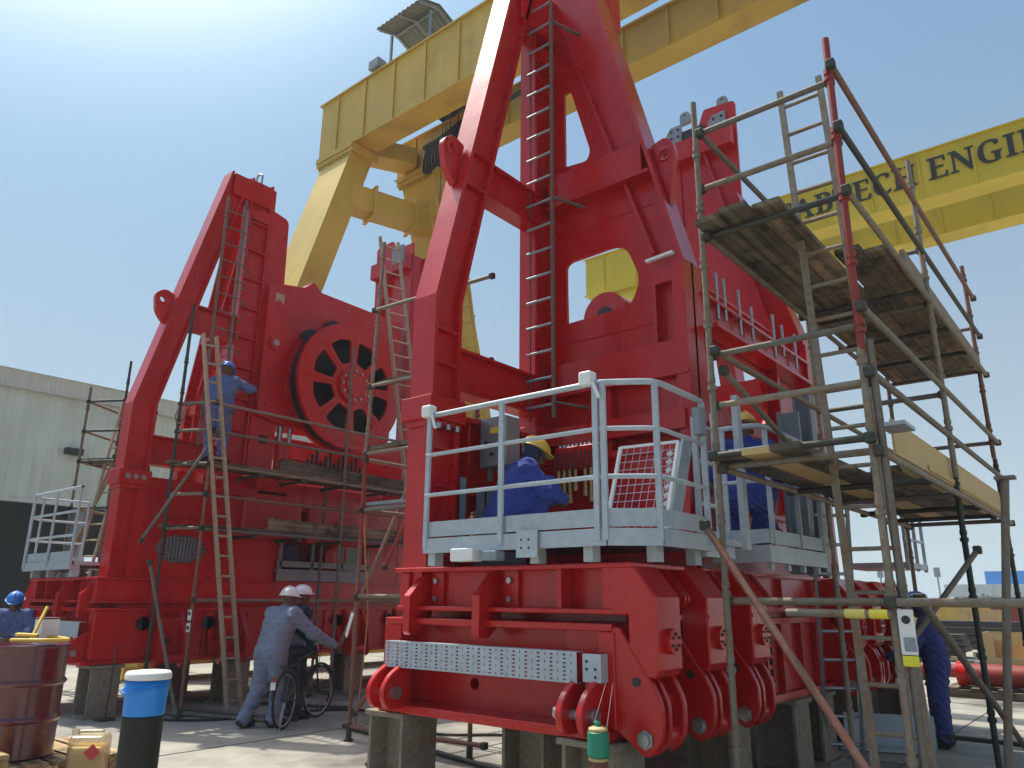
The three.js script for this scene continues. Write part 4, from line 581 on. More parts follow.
{ // middle scaffold between the machines
  const t = thing('scaffold', 'narrow reddish scaffold tower standing between the two machines', 'scaffold', [-6.6, 0, -7]);
  const A = [-7.54, -6.17], B = [-5.75, -6.3], C = [-7.5, -8.3];
  standard(t, ...A, 0.05, 2.2, TUBEPINK); standard(t, ...A, 2.2, 3.35, TUBERED); standard(t, A[0], A[1], 3.35, 6.4, TUBES[2], [0, -0.1]); standard(t, ...B, 0.05, 4.4, TUBES[1]); standard(t, ...C, 0.05, 4.2, TUBES[1]);
  for (const [y, m] of [[0.16, TUBEPINK], [1.62, TUBES[0]], [2.66, TUBES[3]], [3.38, TUBES[2]], [4.28, TUBES[2]], [5.35, TUBES[0]]]) spar(t, 'transom', [A[0], y, A[1]], [B[0] + 0.2, y, B[1]], m);
  for (const y of [1.6, 2.66, 3.3]) spar(t, 'ledger', [A[0], y, A[1]], [C[0], y, C[1]]);
  spar(t, 'brace', [-7.5, 0.3, -6.2], [-5.9, 2.0, -6.25], TUBEPINK); spar(t, 'brace', [-7.9, 0.5, -7.2], [-6.3, 2.2, -7.0], TUBES[0]); spar(t, 'brace', [-8.9, 0.9, -7.0], [-7.3, 3.6, -7.0], TUBES[2]); spar(t, 'brace', [-7.9, 2.0, -6.9], [-6.4, 4.3, -6.9], TUBERED);
  plank(t, [-7.6, 2.74, -6.3], [-5.9, 2.74, -6.4], 0.22, 0.04, GREYP); plank(t, [-7.55, 3.46, -6.25], [-5.9, 3.46, -6.3], 0.12, 0.05, PLANKS[2]); plank(t, [-7.55, 4.36, -6.35], [-5.9, 4.36, -6.4], 0.12, 0.05, PLANKS[2]);
  part(t, 'inspection_tag', bar([-7.74, 1.15, -6.2], [-7.58, 1.42, -6.15], 0.01, 0.07), WHITE);
}
{ // far left scaffold by the warehouse
  const t = thing('scaffold', 'small scaffold tower behind the left machine platform, against the warehouse', 'scaffold', [-15.6, 0, -6.3]);
  const Q = [[-15.7, -5.8], [-15.0, -6.2], [-16.3, -6.7], [-15.6, -7.1]];
  Q.forEach(([x, z], i) => standard(t, x, z, 0.05, [5.6, 6.1, 5.3, 5.5][i], i === 1 ? TUBEDK : TUBES[1]));
  for (const y of [1.6, 3.2, 4.1, 4.7, 5.3]) { spar(t, 'ledger', [Q[0][0], y, Q[0][1]], [Q[1][0], y, Q[1][1]], TUBEDK); spar(t, 'ledger', [Q[1][0], y, Q[1][1]], [Q[3][0], y, Q[3][1]], TUBEDK); spar(t, 'ledger', [Q[0][0], y, Q[0][1]], [Q[2][0], y, Q[2][1]], TUBES[0]); spar(t, 'ledger', [Q[2][0], y, Q[2][1]], [Q[3][0], y, Q[3][1]], TUBEDK); }
  spar(t, 'brace', [-15.6, 2.2, -5.9], [-15.1, 4.2, -6.2], TUBES[2]); spar(t, 'brace', [-15.0, 4.0, -6.2], [-15.9, 1.5, -5.7], TUBES[2]);
  for (let i = 0; i < 3; i++) plank(t, [-15.75 - 0.14 * i, 4.14, -5.9 - 0.2 * i], [-15.05 - 0.14 * i, 4.14, -6.3 - 0.2 * i], 0.2, 0.04);
}
// ------------------------------------------------------------------ ladders
function ladder(label, a, b, wdir, w, n, m, rw = 0.034, rd = 0.075) {  // a, b: left rail bottom and top
  const t = thing('ladder', label, 'ladder', a), W = V(...wdir).normalize().multiplyScalar(w);
  const a2 = [a[0] + W.x, a[1] + W.y, a[2] + W.z], b2 = [b[0] + W.x, b[1] + W.y, b[2] + W.z];
  part(t, 'rail', bar(a, b, rw, rd), m); part(t, 'rail', bar(a2, b2, rw, rd), m);
  for (let i = 0; i < n; i++) { const k = (i + 0.6) / (n + 0.2), l = (p, q) => p.map((v, j) => v + (q[j] - v) * k); const p = l(a, b), q = l(a2, b2); part(t, 'rung', tube(p, q, 0.017, 6), m); }
  return t;
}
ladder('brown two-rail ladder leaning beside the worker on the left scaffold', [-10.45, 0, -6.35], [-10.66, 5.5, -5.4], [0.15, 0, -1], 0.2, 19, LADDER);
ladder('tall wooden ladder leaning on the far column right of the spoked wheel', [-9.9, 0.02, -9.75], [-11.1, 8.75, -9.1], [0.2, 0, -1], 0.42, 29, LADDER);
ladder('tall ladder standing inside the right scaffold through its decks', [-1.58, 0.0, -5.65], [-1.86, 6.0, -5.98], [1, 0, 0], 0.34, 20, TUBES[2], 0.03, 0.05);
ladder('short aluminium ladder leaning on the outer girder of the central machine', [-2.95, 0.0, -8.8], [-2.52, 2.9, -7.75], [0.75, 0, -0.55], 0.36, 10, ALU);
ladder('aluminium ladder standing in the small scaffold by the warehouse', [-15.5, 0.02, -5.75], [-15.55, 5.5, -6.4], [1, 0, -0.4], 0.36, 18, LADDER);

// ------------------------------------------------------------------ people
function field(bones, lo, size, res, k, folds = 0) {
  const mc = new MarchingCubes(res, RED, false, false, 120000); mc.isolation = 0; const half = res / 2, s2 = res * res;
  const B = bones.map(b => { const [a, c] = b, d = [c[0] - a[0], c[1] - a[1], c[2] - a[2]]; return { a, d, l: d[0] * d[0] + d[1] * d[1] + d[2] * d[2] || 1e-9, r0: b[2], r1: b[3] }; });
  const ctr = [lo[0] + size / 2, lo[1] + size / 2, lo[2] + size / 2];
  const dist = (b, x, y, z) => { const px = x - b.a[0], py = y - b.a[1], pz = z - b.a[2]; let h = (px * b.d[0] + py * b.d[1] + pz * b.d[2]) / b.l; h = h < 0 ? 0 : h > 1 ? 1 : h; const qx = px - b.d[0] * h, qy = py - b.d[1] * h, qz = pz - b.d[2] * h; return Math.sqrt(qx * qx + qy * qy + qz * qz) - (b.r0 + (b.r1 - b.r0) * h); };
  for (let iz = 0; iz < res; iz++) for (let iy = 0; iy < res; iy++) for (let ix = 0; ix < res; ix++) {
    const x = ctr[0] + (ix - half) / half * size / 2, y = ctr[1] + (iy - half) / half * size / 2, z = ctr[2] + (iz - half) / half * size / 2;
    let acc = 0, mn = 1e9; for (const b of B) { const d = dist(b, x, y, z); if (d < mn) mn = d; if (d < 0.12) acc += Math.exp(-d / k); }
    const w = folds && mn < 0.06 ? folds * (Math.sin(34 * x + 3 * Math.sin(13 * y + 5 * z)) * Math.sin(41 * y + 2.5 * Math.sin(17 * x)) * Math.sin(31 * z + 2 * Math.sin(19 * y)) + 0.5 * Math.sin(63 * y + 4 * Math.sin(21 * x + 15 * z))) : 0;
    mc.field[ix + iy * res + iz * s2] = mn > 0.1 ? -mn : Math.log(acc) * k + w;
  }
  mc.update();
  const n = mc.count, g = new THREE.BufferGeometry(), p = new Float32Array(n * 3), nn = new Float32Array(n * 3), col = new Float32Array(n * 3);
  for (let i = 0; i < n; i++) { for (let j = 0; j < 3; j++) { p[i * 3 + j] = ctr[j] + mc.positionArray[i * 3 + j] * size / 2; nn[i * 3 + j] = mc.normalArray[i * 3 + j]; }
    let best = 1e9, bc = [1, 1, 1]; B.forEach((b, q) => { const d = dist(b, p[i * 3], p[i * 3 + 1], p[i * 3 + 2]); if (d < best) { best = d; bc = bones[q][4]; } }); col.set(bc, i * 3); }
  g.setAttribute('position', new THREE.BufferAttribute(p, 3)); g.setAttribute('normal', new THREE.BufferAttribute(nn, 3)); g.setAttribute('color', new THREE.BufferAttribute(col, 3)); g.setAttribute('uv', new THREE.BufferAttribute(new Float32Array(n * 2), 2));
  return g;
}
const SKIN = [0.13, 0.065, 0.04], BOOT = [0.02, 0.018, 0.016];
const clothBump = tex(256, 256, (u, v) => grey(nA(u, v) * 0.7 + nD(v, u) * 0.3), [0.5, 0.5], false);
const CLOTH = new THREE.MeshStandardMaterial({ vertexColors: true, roughness: 0.9, bumpMap: clothBump, bumpScale: 0.02 });
function handBones(w, dir, palmN, c, curl = 0.6) {               // wrist, pointing direction, palm normal
  const d = V(...dir).normalize(), n = V(...palmN), s = d.clone().cross(n).normalize(); n.copy(s).cross(d).normalize(); const o = [], W = V(...w);
  const at = (f, l, h) => W.clone().addScaledVector(d, f).addScaledVector(s, l).addScaledVector(n, h).toArray();
  for (const l of [-0.03, -0.01, 0.01, 0.03]) o.push([at(0.01, l * 0.6, 0), at(0.085, l, 0), 0.016, 0.013, c]);
  [0.062, 0.075, 0.07, 0.055].forEach((L, i) => { const l = -0.03 + i * 0.02, k1 = at(0.09, l, 0), a1 = curl, a2 = curl * 2.1; const k2 = at(0.09 + L * 0.55 * Math.cos(a1), l, L * 0.55 * Math.sin(a1)), k3 = at(0.09 + L * 0.55 * Math.cos(a1) + L * 0.5 * Math.cos(a2), l, L * 0.55 * Math.sin(a1) + L * 0.5 * Math.sin(a2)); o.push([k1, k2, 0.0095, 0.009, c], [k2, k3, 0.009, 0.0075, c]); });
  const t1 = at(0.03, -0.035, 0.008), t2 = at(0.062, -0.058, 0.025), t3 = at(0.09, -0.052, 0.045); o.push([t1, t2, 0.013, 0.011, c], [t2, t3, 0.011, 0.009, c]); return o;
}
function person(label, pos, yaw, J, cloth, helmetColor, opt = {}) {
  const t = thing('person', label, 'person', pos); const S = SKIN, c = cloth, dk = opt.trousers || cloth;
  const off = (p, x, y, z) => [p[0] + x, p[1] + y, p[2] + z], mid = (a, b, k = 0.5) => a.map((v, i) => v + (b[i] - v) * k);
  const across = V(...J.shR).sub(V(...J.shL)).normalize().toArray(), sc = (v, k) => v.map(q => q * k), add = (a, b) => a.map((v, i) => v + b[i]);
  const bones = [];
  const hc = mid(J.hipL, J.hipR), ch = mid(J.shL, J.shR), chest = mid(hc, ch, 0.68), waist = mid(hc, ch, 0.32);
  for (const s of [-0.075, 0.075]) { const o = sc(across, s); bones.push([add(hc, o), add(waist, o), 0.128, 0.118, c], [add(waist, o), add(chest, sc(o, 1.25)), 0.118, 0.132, c]); }
  bones.push([J.shL, J.shR, 0.075, 0.075, c], [J.hipL, J.hipR, 0.10, 0.10, dk], [ch, J.neck, 0.075, 0.055, c]);
  for (const s of ['L', 'R']) { bones.push([J['sh' + s], J['el' + s], 0.078, 0.066, c], [J['el' + s], J['wr' + s], 0.066, 0.052, c], [J['hip' + s], J['kn' + s], 0.115, 0.09, dk], [J['kn' + s], J['an' + s], 0.088, 0.064, dk], [off(J['an' + s], 0, -0.02, 0), J['toe' + s], 0.062, 0.05, BOOT], [off(J['an' + s], 0, -0.025, 0), add(J['an' + s], sc(V(...J['toe' + s]).sub(V(...J['an' + s])).normalize().toArray(), -0.04)).map((v, i) => i === 1 ? v - 0.03 : v), 0.045, 0.042, BOOT]); }
  if (opt.bulk) for (const b of bones) if (b[4] !== BOOT) { b[2] *= opt.bulk; b[3] *= opt.bulk; }
  const all = bones.flatMap(b => [b[0], b[1]]), lo = [0, 1, 2].map(i => Math.min(...all.map(p => p[i])) - 0.17), hi = [0, 1, 2].map(i => Math.max(...all.map(p => p[i])) + 0.17);
  const size = Math.max(hi[0] - lo[0], hi[1] - lo[1], hi[2] - lo[2]), ctr = lo.map((v, i) => (v + hi[i]) / 2), lo2 = ctr.map(v => v - size / 2);
  const gs = [field(bones, lo2, size, Math.min(120, Math.round(size / 0.0155)), 0.018, 0.011)];
  // head: skull, jaw, nose, ears, brow
  const f = V(...J.face).normalize(), u0 = V(...J.head).sub(V(...J.neck)).normalize(), sd = u0.clone().cross(f).normalize(), u = f.clone().cross(sd).normalize(), H = V(...J.head), at = (a, b, e) => H.clone().addScaledVector(sd, a).addScaledVector(u, b).addScaledVector(f, e).toArray();
  const hb = [[at(0, 0.035, -0.025), at(0, 0.03, 0.03), 0.083, 0.075, S], [at(0, -0.03, 0.035), at(0, -0.085, 0.055), 0.058, 0.036, S], [at(0, 0.0, 0.098), at(0, -0.035, 0.112), 0.011, 0.016, S], [at(-0.082, -0.015, -0.005), at(-0.085, -0.045, 0.0), 0.014, 0.01, S], [at(0.082, -0.015, -0.005), at(0.085, -0.045, 0.0), 0.014, 0.01, S], [at(-0.03, -0.068, 0.088), at(0.03, -0.068, 0.088), 0.012, 0.012, [0.16, 0.06, 0.045]], [at(-0.045, 0.025, 0.088), at(0.045, 0.025, 0.088), 0.012, 0.012, S], [at(0, -0.03, 0), J.neck, 0.058, 0.056, S], [at(-0.035, 0.0, 0.09), at(-0.032, 0.0, 0.094), 0.010, 0.010, [0.02, 0.015, 0.012]], [at(0.032, 0.0, 0.094), at(0.035, 0.0, 0.09), 0.010, 0.010, [0.02, 0.015, 0.012]]];
  gs.push(field(hb, at(0, -0.03, 0.01).map(v => v - 0.19), 0.38, 64, 0.008));
  for (const s of ['L', 'R']) { const w = J['wr' + s], e = J['el' + s], d = V(...w).sub(V(...e)); const pn = (J['palm' + s]) || [0, -1, 0]; const hbn = handBones(w, d.toArray(), pn, S, opt.curl ?? 0.6), dn = d.normalize(); gs.push(field(hbn, w.map((v, i) => v + dn.getComponent(i) * 0.08 - 0.14), 0.28, 56, 0.006)); }
  const m4 = new THREE.Matrix4().makeRotationY(yaw);
  const body = new THREE.Mesh(mergeGeometries(gs.map(g => g.index ? g.toNonIndexed() : g)).applyMatrix4(m4), CLOTH); boxUV(body.geometry); body.name = 'body'; body.castShadow = body.receiveShadow = true; t.add(body);
  // helmet
  const hm = new THREE.Matrix4().makeBasis(sd, u, f).setPosition(...at(0, 0.045, -0.0)); hm.premultiply(m4);
  const HM = new THREE.MeshPhysicalMaterial({ color: lin(...helmetColor), roughness: 0.4, clearcoat: 0.4 });
  const shell = new THREE.SphereGeometry(0.125, 24, 12, 0, Math.PI * 2, 0, Math.PI * 0.52).scale(0.92, 0.92, 1.1);
  const brim = new THREE.CylinderGeometry(0.135, 0.14, 0.012, 24).scale(0.93, 1, 1.1).translate(0, -0.005, 0.0), peak = ext(shapeOf([[-0.085, 0.1], [-0.06, 0.185, 0.05], [0.06, 0.185, 0.05], [0.085, 0.1]], 0.02), 0.01, 4).rotateX(Math.PI / 2).translate(0, 0.0, 0);
  const ridge = new THREE.TorusGeometry(0.128, 0.012, 6, 20, Math.PI).rotateY(Math.PI / 2).scale(1, 0.92, 1.1);
  const he = new THREE.Mesh(merge([shell, brim, peak, ridge]).applyMatrix4(hm), HM); he.name = 'helmet'; he.castShadow = he.receiveShadow = true; t.add(he);
  if (opt.hood) { const hd = new THREE.Mesh(merge([new THREE.SphereGeometry(0.108, 16, 12, 0, Math.PI * 2, Math.PI * 0.5, Math.PI * 0.42).scale(1, 1.45, 1.0).translate(0, -0.01, -0.025)]).applyMatrix4(hm), std(lin(...opt.hood), 0.95)); hd.name = 'neck_cloth'; hd.castShadow = true; t.add(hd); }
  return t;
}
// local axes: +z forward, +x to the person's left, y up
const stand = (o = {}) => ({ hipL: [0.095, 0.92, 0], hipR: [-0.095, 0.92, 0], knL: [0.11, 0.5, 0.03], knR: [-0.11, 0.5, 0.03], anL: [0.12, 0.1, 0], anR: [-0.12, 0.1, 0], toeL: [0.15, 0.045, 0.16], toeR: [-0.15, 0.045, 0.16], shL: [0.18, 1.40, 0], shR: [-0.18, 1.40, 0], elL: [0.25, 1.13, 0.02], elR: [-0.25, 1.13, 0.02], wrL: [0.23, 0.9, 0.15], wrR: [-0.23, 0.9, 0.15], neck: [0, 1.49, 0.01], head: [0, 1.61, 0.02], face: [0, 0, 1], palmL: [-1, 0, 0], palmR: [1, 0, 0], ...o });
const yawTo = (dx, dz) => Math.atan2(dx, dz);
const BLUE = [0.035, 0.055, 0.26], GREYB = [0.17, 0.20, 0.28], MIDB = [0.10, 0.14, 0.30];
const YH = [0.72, 0.42, 0.05], WH = [0.78, 0.78, 0.77], BH = [0.03, 0.16, 0.55];
// crouching on the front platform, facing right and away
const crouchTorso = { hipL: [0.10, 0.26, -0.12], hipR: [-0.10, 0.26, -0.12], knL: [0.16, 0.55, 0.27], knR: [-0.15, 0.52, 0.28], anL: [0.13, 0.11, 0.06], anR: [-0.13, 0.11, 0.08], toeL: [0.16, 0.045, 0.22], toeR: [-0.15, 0.045, 0.24], shL: [0.19, 0.68, 0.06], shR: [-0.19, 0.68, 0.06], neck: [0, 0.76, 0.12], head: [0, 0.845, 0.20], face: [0, -0.45, 1], elL: [0.3, 0.45, 0.18], elR: [-0.28, 0.45, 0.2], wrL: [0.16, 0.42, 0.42], wrR: [-0.14, 0.42, 0.42], palmL: [-1, 0, 0], palmR: [1, 0, 0] };
person('crouching worker in blue coveralls and yellow helmet on the front platform', [-4.42, 2.08, -5.38], yawTo(0.5, -0.87), crouchTorso, BLUE, YH, { hood: [0.02, 0.025, 0.06] });
person('worker in blue coveralls and yellow helmet behind the right scaffold boards', [-2.78, 2.12, -6.85], yawTo(-0.55, -0.8), stand({ hipL: [0.1, 0.42, -0.1], hipR: [-0.1, 0.42, -0.1], knL: [0.13, 0.32, 0.28], knR: [-0.13, 0.08, 0.22], anL: [0.13, 0.1, 0.16], anR: [-0.13, 0.1, -0.18], toeL: [0.14, 0.045, 0.32], toeR: [-0.14, 0.045, -0.06], shL: [0.19, 0.88, 0.0], shR: [-0.19, 0.88, 0.0], neck: [0, 0.97, 0.02], head: [0, 1.08, 0.05], face: [0.2, -0.2, 1], elL: [0.3, 0.64, 0.08], elR: [-0.31, 0.64, 0.06], wrL: [0.2, 0.55, 0.3], wrR: [-0.25, 0.56, 0.28] }), BLUE, YH);
// on the left scaffold, reaching towards the column
person('worker in blue coveralls standing on the left scaffold behind the ladder', [-10.98, 3.575, -5.98], yawTo(-0.6, -0.8), stand({ shL: [0.18, 1.36, 0.07], shR: [-0.18, 1.36, 0.07], neck: [0, 1.45, 0.1], head: [0, 1.56, 0.13], face: [-0.2, -0.3, 1], elL: [0.3, 1.22, 0.25], elR: [-0.34, 1.28, 0.24], wrL: [0.2, 1.25, 0.5], wrR: [-0.32, 1.34, 0.5] }), MIDB, BH);
// pushing the bicycle
person('worker in grey-blue coveralls and white helmet leaning over the bicycle', [-9.12, 0, -6.12], yawTo(-0.12, -1), stand({ hipL: [0.10, 0.90, -0.04], hipR: [-0.10, 0.90, -0.04], knL: [0.12, 0.49, -0.06], knR: [-0.12, 0.50, 0.05], anL: [0.14, 0.1, -0.27], anR: [-0.12, 0.1, -0.02], toeL: [0.17, 0.045, -0.11], toeR: [-0.15, 0.045, 0.14], shL: [0.20, 1.38, 0.10], shR: [-0.20, 1.38, 0.12], neck: [0, 1.47, 0.15], head: [0, 1.58, 0.19], face: [0, -0.1, 1], elL: [0.26, 1.12, 0.32], elR: [-0.33, 1.14, 0.36], wrL: [0.08, 0.98, 0.62], wrR: [-0.42, 0.98, 0.66], palmL: [0, -1, 0], palmR: [0, -1, 0] }), GREYB, WH, { bulk: 1.18 });
person('worker in dark clothes and white helmet, mostly hidden behind the bicycle pusher', [-9.46, 0, -6.72], yawTo(0.2, -1), stand({}), [0.02, 0.025, 0.05], WH);
// far left, behind the drum
person('worker with bright blue helmet behind the maroon drum', [-13.2, 0, -4.35], yawTo(1, 0.5), stand({ shL: [0.18, 1.32, 0.1], shR: [-0.18, 1.32, 0.1], neck: [0, 1.4, 0.14], head: [0, 1.5, 0.18], face: [0, -0.4, 1], elL: [0.28, 1.1, 0.2], elR: [-0.28, 1.1, 0.2], wrL: [0.1, 1.0, 0.42], wrR: [-0.1, 1.0, 0.42] }), MIDB, BH, { hood: [0.01, 0.01, 0.012] });
// right, behind the ladder
person('worker in dark blue coveralls standing behind the right scaffold ladder', [-2.15, 0, -10.5], yawTo(-1, 0.1), stand({ shL: [0.18, 1.36, 0.05], shR: [-0.18, 1.36, 0.05], neck: [0, 1.45, 0.08], head: [0, 1.56, 0.13], face: [0, -0.4, 1], elL: [0.27, 1.05, 0.22], elR: [-0.27, 1.05, 0.22], wrL: [0.2, 0.98, 0.46], wrR: [-0.2, 0.98, 0.46] }), [0.04, 0.05, 0.19], BH, { hood: [0.03, 0.04, 0.12] });

// ------------------------------------------------------------------ bicycle
{
  const R0 = [-8.78, 0.34, -6.12], dx = -0.50, dz = -0.86, L = 1.06;
  const t = thing('bicycle', 'old black bicycle with rear stand held by the man in grey-blue', 'bicycle', [-9.0, 0, -6.6]);
  const at = (f, y, s = 0) => [R0[0] + dx * f - dz * s * -1 * -1, y, R0[2] + dz * f + dx * s * -1 * -1 * -1];
  const wheel = (f, st) => { const c = at(f, 0.34), yw = Math.atan2(-(dz), dx) + st; const q = g => g.rotateY(yw).translate(...c); const w = part(t, 'wheel', [q(new THREE.TorusGeometry(0.325, 0.018, 8, 40))], RUBBER); part(t, 'rim', [q(new THREE.TorusGeometry(0.303, 0.009, 6, 40))], STEEL, w); for (let i = 0; i < 14; i++) { const a = i * Math.PI / 7; part(t, 'spoke', [q(tube([0, 0, 0.02 * (i % 2 ? 1 : -1)], [0.3 * Math.cos(a), 0.3 * Math.sin(a), 0], 0.0022, 4))], STEEL, w); } part(t, 'hub', [q(tube([0, 0, -0.05], [0, 0, 0.05], 0.022, 8))], DARKM, w); part(t, 'mudguard', [q(new THREE.TorusGeometry(0.362, 0.02, 5, 24, Math.PI * 0.95).rotateZ(0.05))], DARKM, w); };
  wheel(0, 0); wheel(L, -0.25);
  const bb = at(0.45, 0.29), seatT = at(0.30, 0.86), headT = at(0.90, 0.90), headB = at(0.94, 0.68);
  part(t, 'frame', [tube(bb, seatT, 0.016), tube(bb, headB, 0.018), tube(at(0.33, 0.80), headT, 0.014), tube(headT, headB, 0.02), tube(R0, bb, 0.01), tube(R0, at(0.33, 0.78), 0.009), tube(headB, at(L, 0.34, 0.05), 0.011), tube(headB, at(L, 0.34, -0.05), 0.011)], DARKM);
  part(t, 'handlebar', [path([at(0.72, 0.99, 0.28), at(0.86, 1.0, 0.24), at(0.92, 1.0, 0), at(0.86, 1.0, -0.24), at(0.72, 0.99, -0.28)], 0.012, 6, 24), tube(headT, at(0.91, 1.0), 0.014)], STEEL);
  part(t, 'saddle', [new THREE.SphereGeometry(0.13, 14, 8).scale(1.05, 0.35, 0.75).rotateY(Math.atan2(-dz, dx)).translate(...at(0.26, 0.92))], RUBBER);
  part(t, 'rack', [bar(at(-0.2, 0.74, 0.06), at(0.28, 0.76, 0.06), 0.012, 0.012), bar(at(-0.2, 0.74, -0.06), at(0.28, 0.76, -0.06), 0.012, 0.012), bar(at(-0.2, 0.74, 0.06), at(-0.2, 0.74, -0.06), 0.012, 0.012), tube(at(0, 0.34, 0.07), at(-0.1, 0.74, 0.06), 0.006), tube(at(0, 0.34, -0.07), at(-0.1, 0.74, -0.06), 0.006)], DARKM);
  part(t, 'stand', [tube(at(0, 0.32, 0.08), at(-0.1, 0.01, 0.11), 0.008), tube(at(0, 0.32, -0.08), at(-0.1, 0.01, -0.11), 0.008)], STEEL);
  part(t, 'crank', [tube(at(0.45, 0.29, -0.05), at(0.47, 0.29, 0.05), 0.05, 14), bar(at(0.45, 0.29, 0.07), at(0.5, 0.13, 0.07), 0.02, 0.012), bar(at(0.47, 0.13, 0.07), at(0.53, 0.13, 0.15), 0.05, 0.02)], DARKM);
  part(t, 'pannier', [rbox(-0.06, 0.06, -0.16, 0.16, -0.13, 0.13, 0.03).rotateY(Math.atan2(-dz, dx) + Math.PI / 2).translate(...at(0.12, 0.5, -0.12))], BLACKP);
  part(t, 'reflector', [box(-0.03, 0.03, -0.05, 0.05, -0.008, 0.008).rotateY(0.5).translate(...at(-0.36, 0.55))], WHITE); part(t, 'reflector', [box(-0.028, 0.028, -0.03, 0.03, -0.01, 0.01).rotateY(0.5).translate(...at(-0.37, 0.62))], TUBERED);
  part(t, 'brake_cable', [path([at(0.9, 1.0, 0.05), at(1.0, 1.05, 0.06), at(1.02, 0.85, 0.05), at(0.98, 0.66, 0.03)], 0.005, 5, 16)], BLACKP);
}

// ------------------------------------------------------------------ foreground items
{
  const M = new THREE.MeshPhysicalMaterial({ color: lin(0.11, 0.004, 0.011), roughness: 0.3, clearcoat: 0.8, clearcoatRoughness: 0.12, map: paintMap });
  const c = [-7.47, 0.33, -2.63], t = thing('steel_drum', 'dark maroon steel drum at the left edge of the photo', 'drum', c);
  const pr = [[0, 0.01], [0.28, 0.01], [0.29, 0.0], [0.295, 0.015], [0.286, 0.03], [0.286, 0.265], [0.296, 0.275], [0.31, 0.295], [0.296, 0.315], [0.286, 0.325], [0.286, 0.545], [0.296, 0.555], [0.31, 0.575], [0.296, 0.595], [0.286, 0.605], [0.286, 0.84], [0.296, 0.855], [0.296, 0.87], [0.28, 0.87], [0.278, 0.85], [0, 0.85]].map(p => new THREE.Vector2(...p));
  part(t, 'shell', new THREE.LatheGeometry(pr, 48).translate(...c), M); part(t, 'bung', cylY(c[1] + 0.85, c[1] + 0.87, c[0] + 0.17, c[2], 0.035), M);
  const h = solo('yellow_hose', [path([[-7.6, 1.225, -2.6], [-7.4, 1.24, -2.45], [-7.2, 1.24, -2.62], [-7.3, 1.235, -2.85], [-7.55, 1.25, -2.8], [-7.62, 1.27, -2.62], [-7.45, 1.28, -2.5], [-7.28, 1.275, -2.6]], 0.016, 6, 60)], std(lin(0.62, 0.42, 0.06), 0.5), 'coiled yellow hose lying on top of the maroon drum', 'hose');
  const w = thing('welding_torch', 'yellow-handled tool lying across the top of the drum', 'tool', [-7.45, 1.22, -2.7]); part(w, 'handle', tube([-7.6, 1.5, -2.75], [-7.42, 1.24, -2.6], 0.015, 8), std(lin(0.65, 0.45, 0.05), 0.5)); part(w, 'tip', tube([-7.42, 1.24, -2.6], [-7.33, 1.23, -2.55], 0.012, 8), DARKM);
  const b = thing('carton', 'small white carton standing on the maroon drum', 'carton', [-7.62, 1.19, -2.78]); part(b, 'box', rbox(-7.74, -7.56, 1.183, 1.4, -2.86, -2.72, 0.005), WHITE); part(b, 'lid', rbox(-7.745, -7.555, 1.40, 1.412, -2.865, -2.715, 0.004), std(lin(0.12, 0.02, 0.03), 0.6));
  const p = thing('wooden_pallet', 'wooden pallet under the maroon drum', 'pallet', [-7.5, 0, -2.8]);
  for (let i = 0; i < 6; i++) plank(p, [-8.1, 0.315, -3.25 + i * 0.2], [-6.98, 0.315, -3.25 + i * 0.2], 0.16, 0.025, WOODNEW, 'deck_board'); for (const z of [-3.25, -2.75, -2.25]) plank(p, [-8.1, 0.2, z], [-6.98, 0.2, z], 0.1, 0.2, WOODNEW, 'stringer'); for (const x of [-8, -7.5, -7.05]) plank(p, [x, 0.06, -3.3], [x, 0.06, -2.2], 0.1, 0.08, WOODNEW, 'bottom_board');
  const bk = thing('wood_block', 'light timber offcut block stacked left of the drum bottom', 'timber'); part(bk, 'block', rbox(-6.95, -6.72, 0.3, 0.47, -2.35, -2.0, 0.006), WOODNEW);
  const bk2 = thing('wood_block', 'upper timber offcut at the left edge, in front of the drum', 'timber'); part(bk2, 'block', rbox(-6.85, -6.66, 0.47, 0.66, -2.2, -1.95, 0.006), WOODNEW);
  // jerrycan
  const j = thing('jerrycan', 'translucent plastic jerrycan half full of yellow liquid, red diamond labels', 'jerrycan', [-7.0, 0.1, -3.03]); const JC = [-7.0, -3.03];
  const rot = g => g.translate(-JC[0], 0, -JC[1]).rotateY(rad(50)).translate(JC[0], 0, JC[1]);
  part(j, 'can', [rot(rbox(JC[0] - 0.14, JC[0] + 0.14, 0.1, 0.50, JC[1] - 0.12, JC[1] + 0.12, 0.035)), rot(rbox(JC[0] - 0.1, JC[0] + 0.1, 0.50, 0.535, JC[1] - 0.025, JC[1] + 0.025, 0.015)), cylY(0.5, 0.54, JC[0] - 0.08, JC[1] + 0.09, 0.03, 12)], new THREE.MeshPhysicalMaterial({ color: lin(0.78, 0.74, 0.62), roughness: 0.3, transmission: 0.9, thickness: 0 }));
  part(j, 'liquid', [rot(rbox(JC[0] - 0.134, JC[0] + 0.134, 0.106, 0.42, JC[1] - 0.114, JC[1] + 0.114, 0.03))], std(lin(0.78, 0.50, 0.14), 0.4));
  part(j, 'hazard_label', [rot(box(-0.045, 0.045, -0.045, 0.045, -0.001, 0.001).rotateZ(Math.PI / 4).translate(JC[0] + 0.06, 0.38, JC[1] + 0.1235))], std(lin(0.6, 0.06, 0.05), 0.6)); part(j, 'hazard_label', [rot(box(-0.001, 0.001, -0.045, 0.045, -0.045, 0.045).rotateX(Math.PI / 4).translate(JC[0] - 0.1435, 0.36, JC[1] + 0.02))], std(lin(0.42, 0.12, 0.07), 0.6));
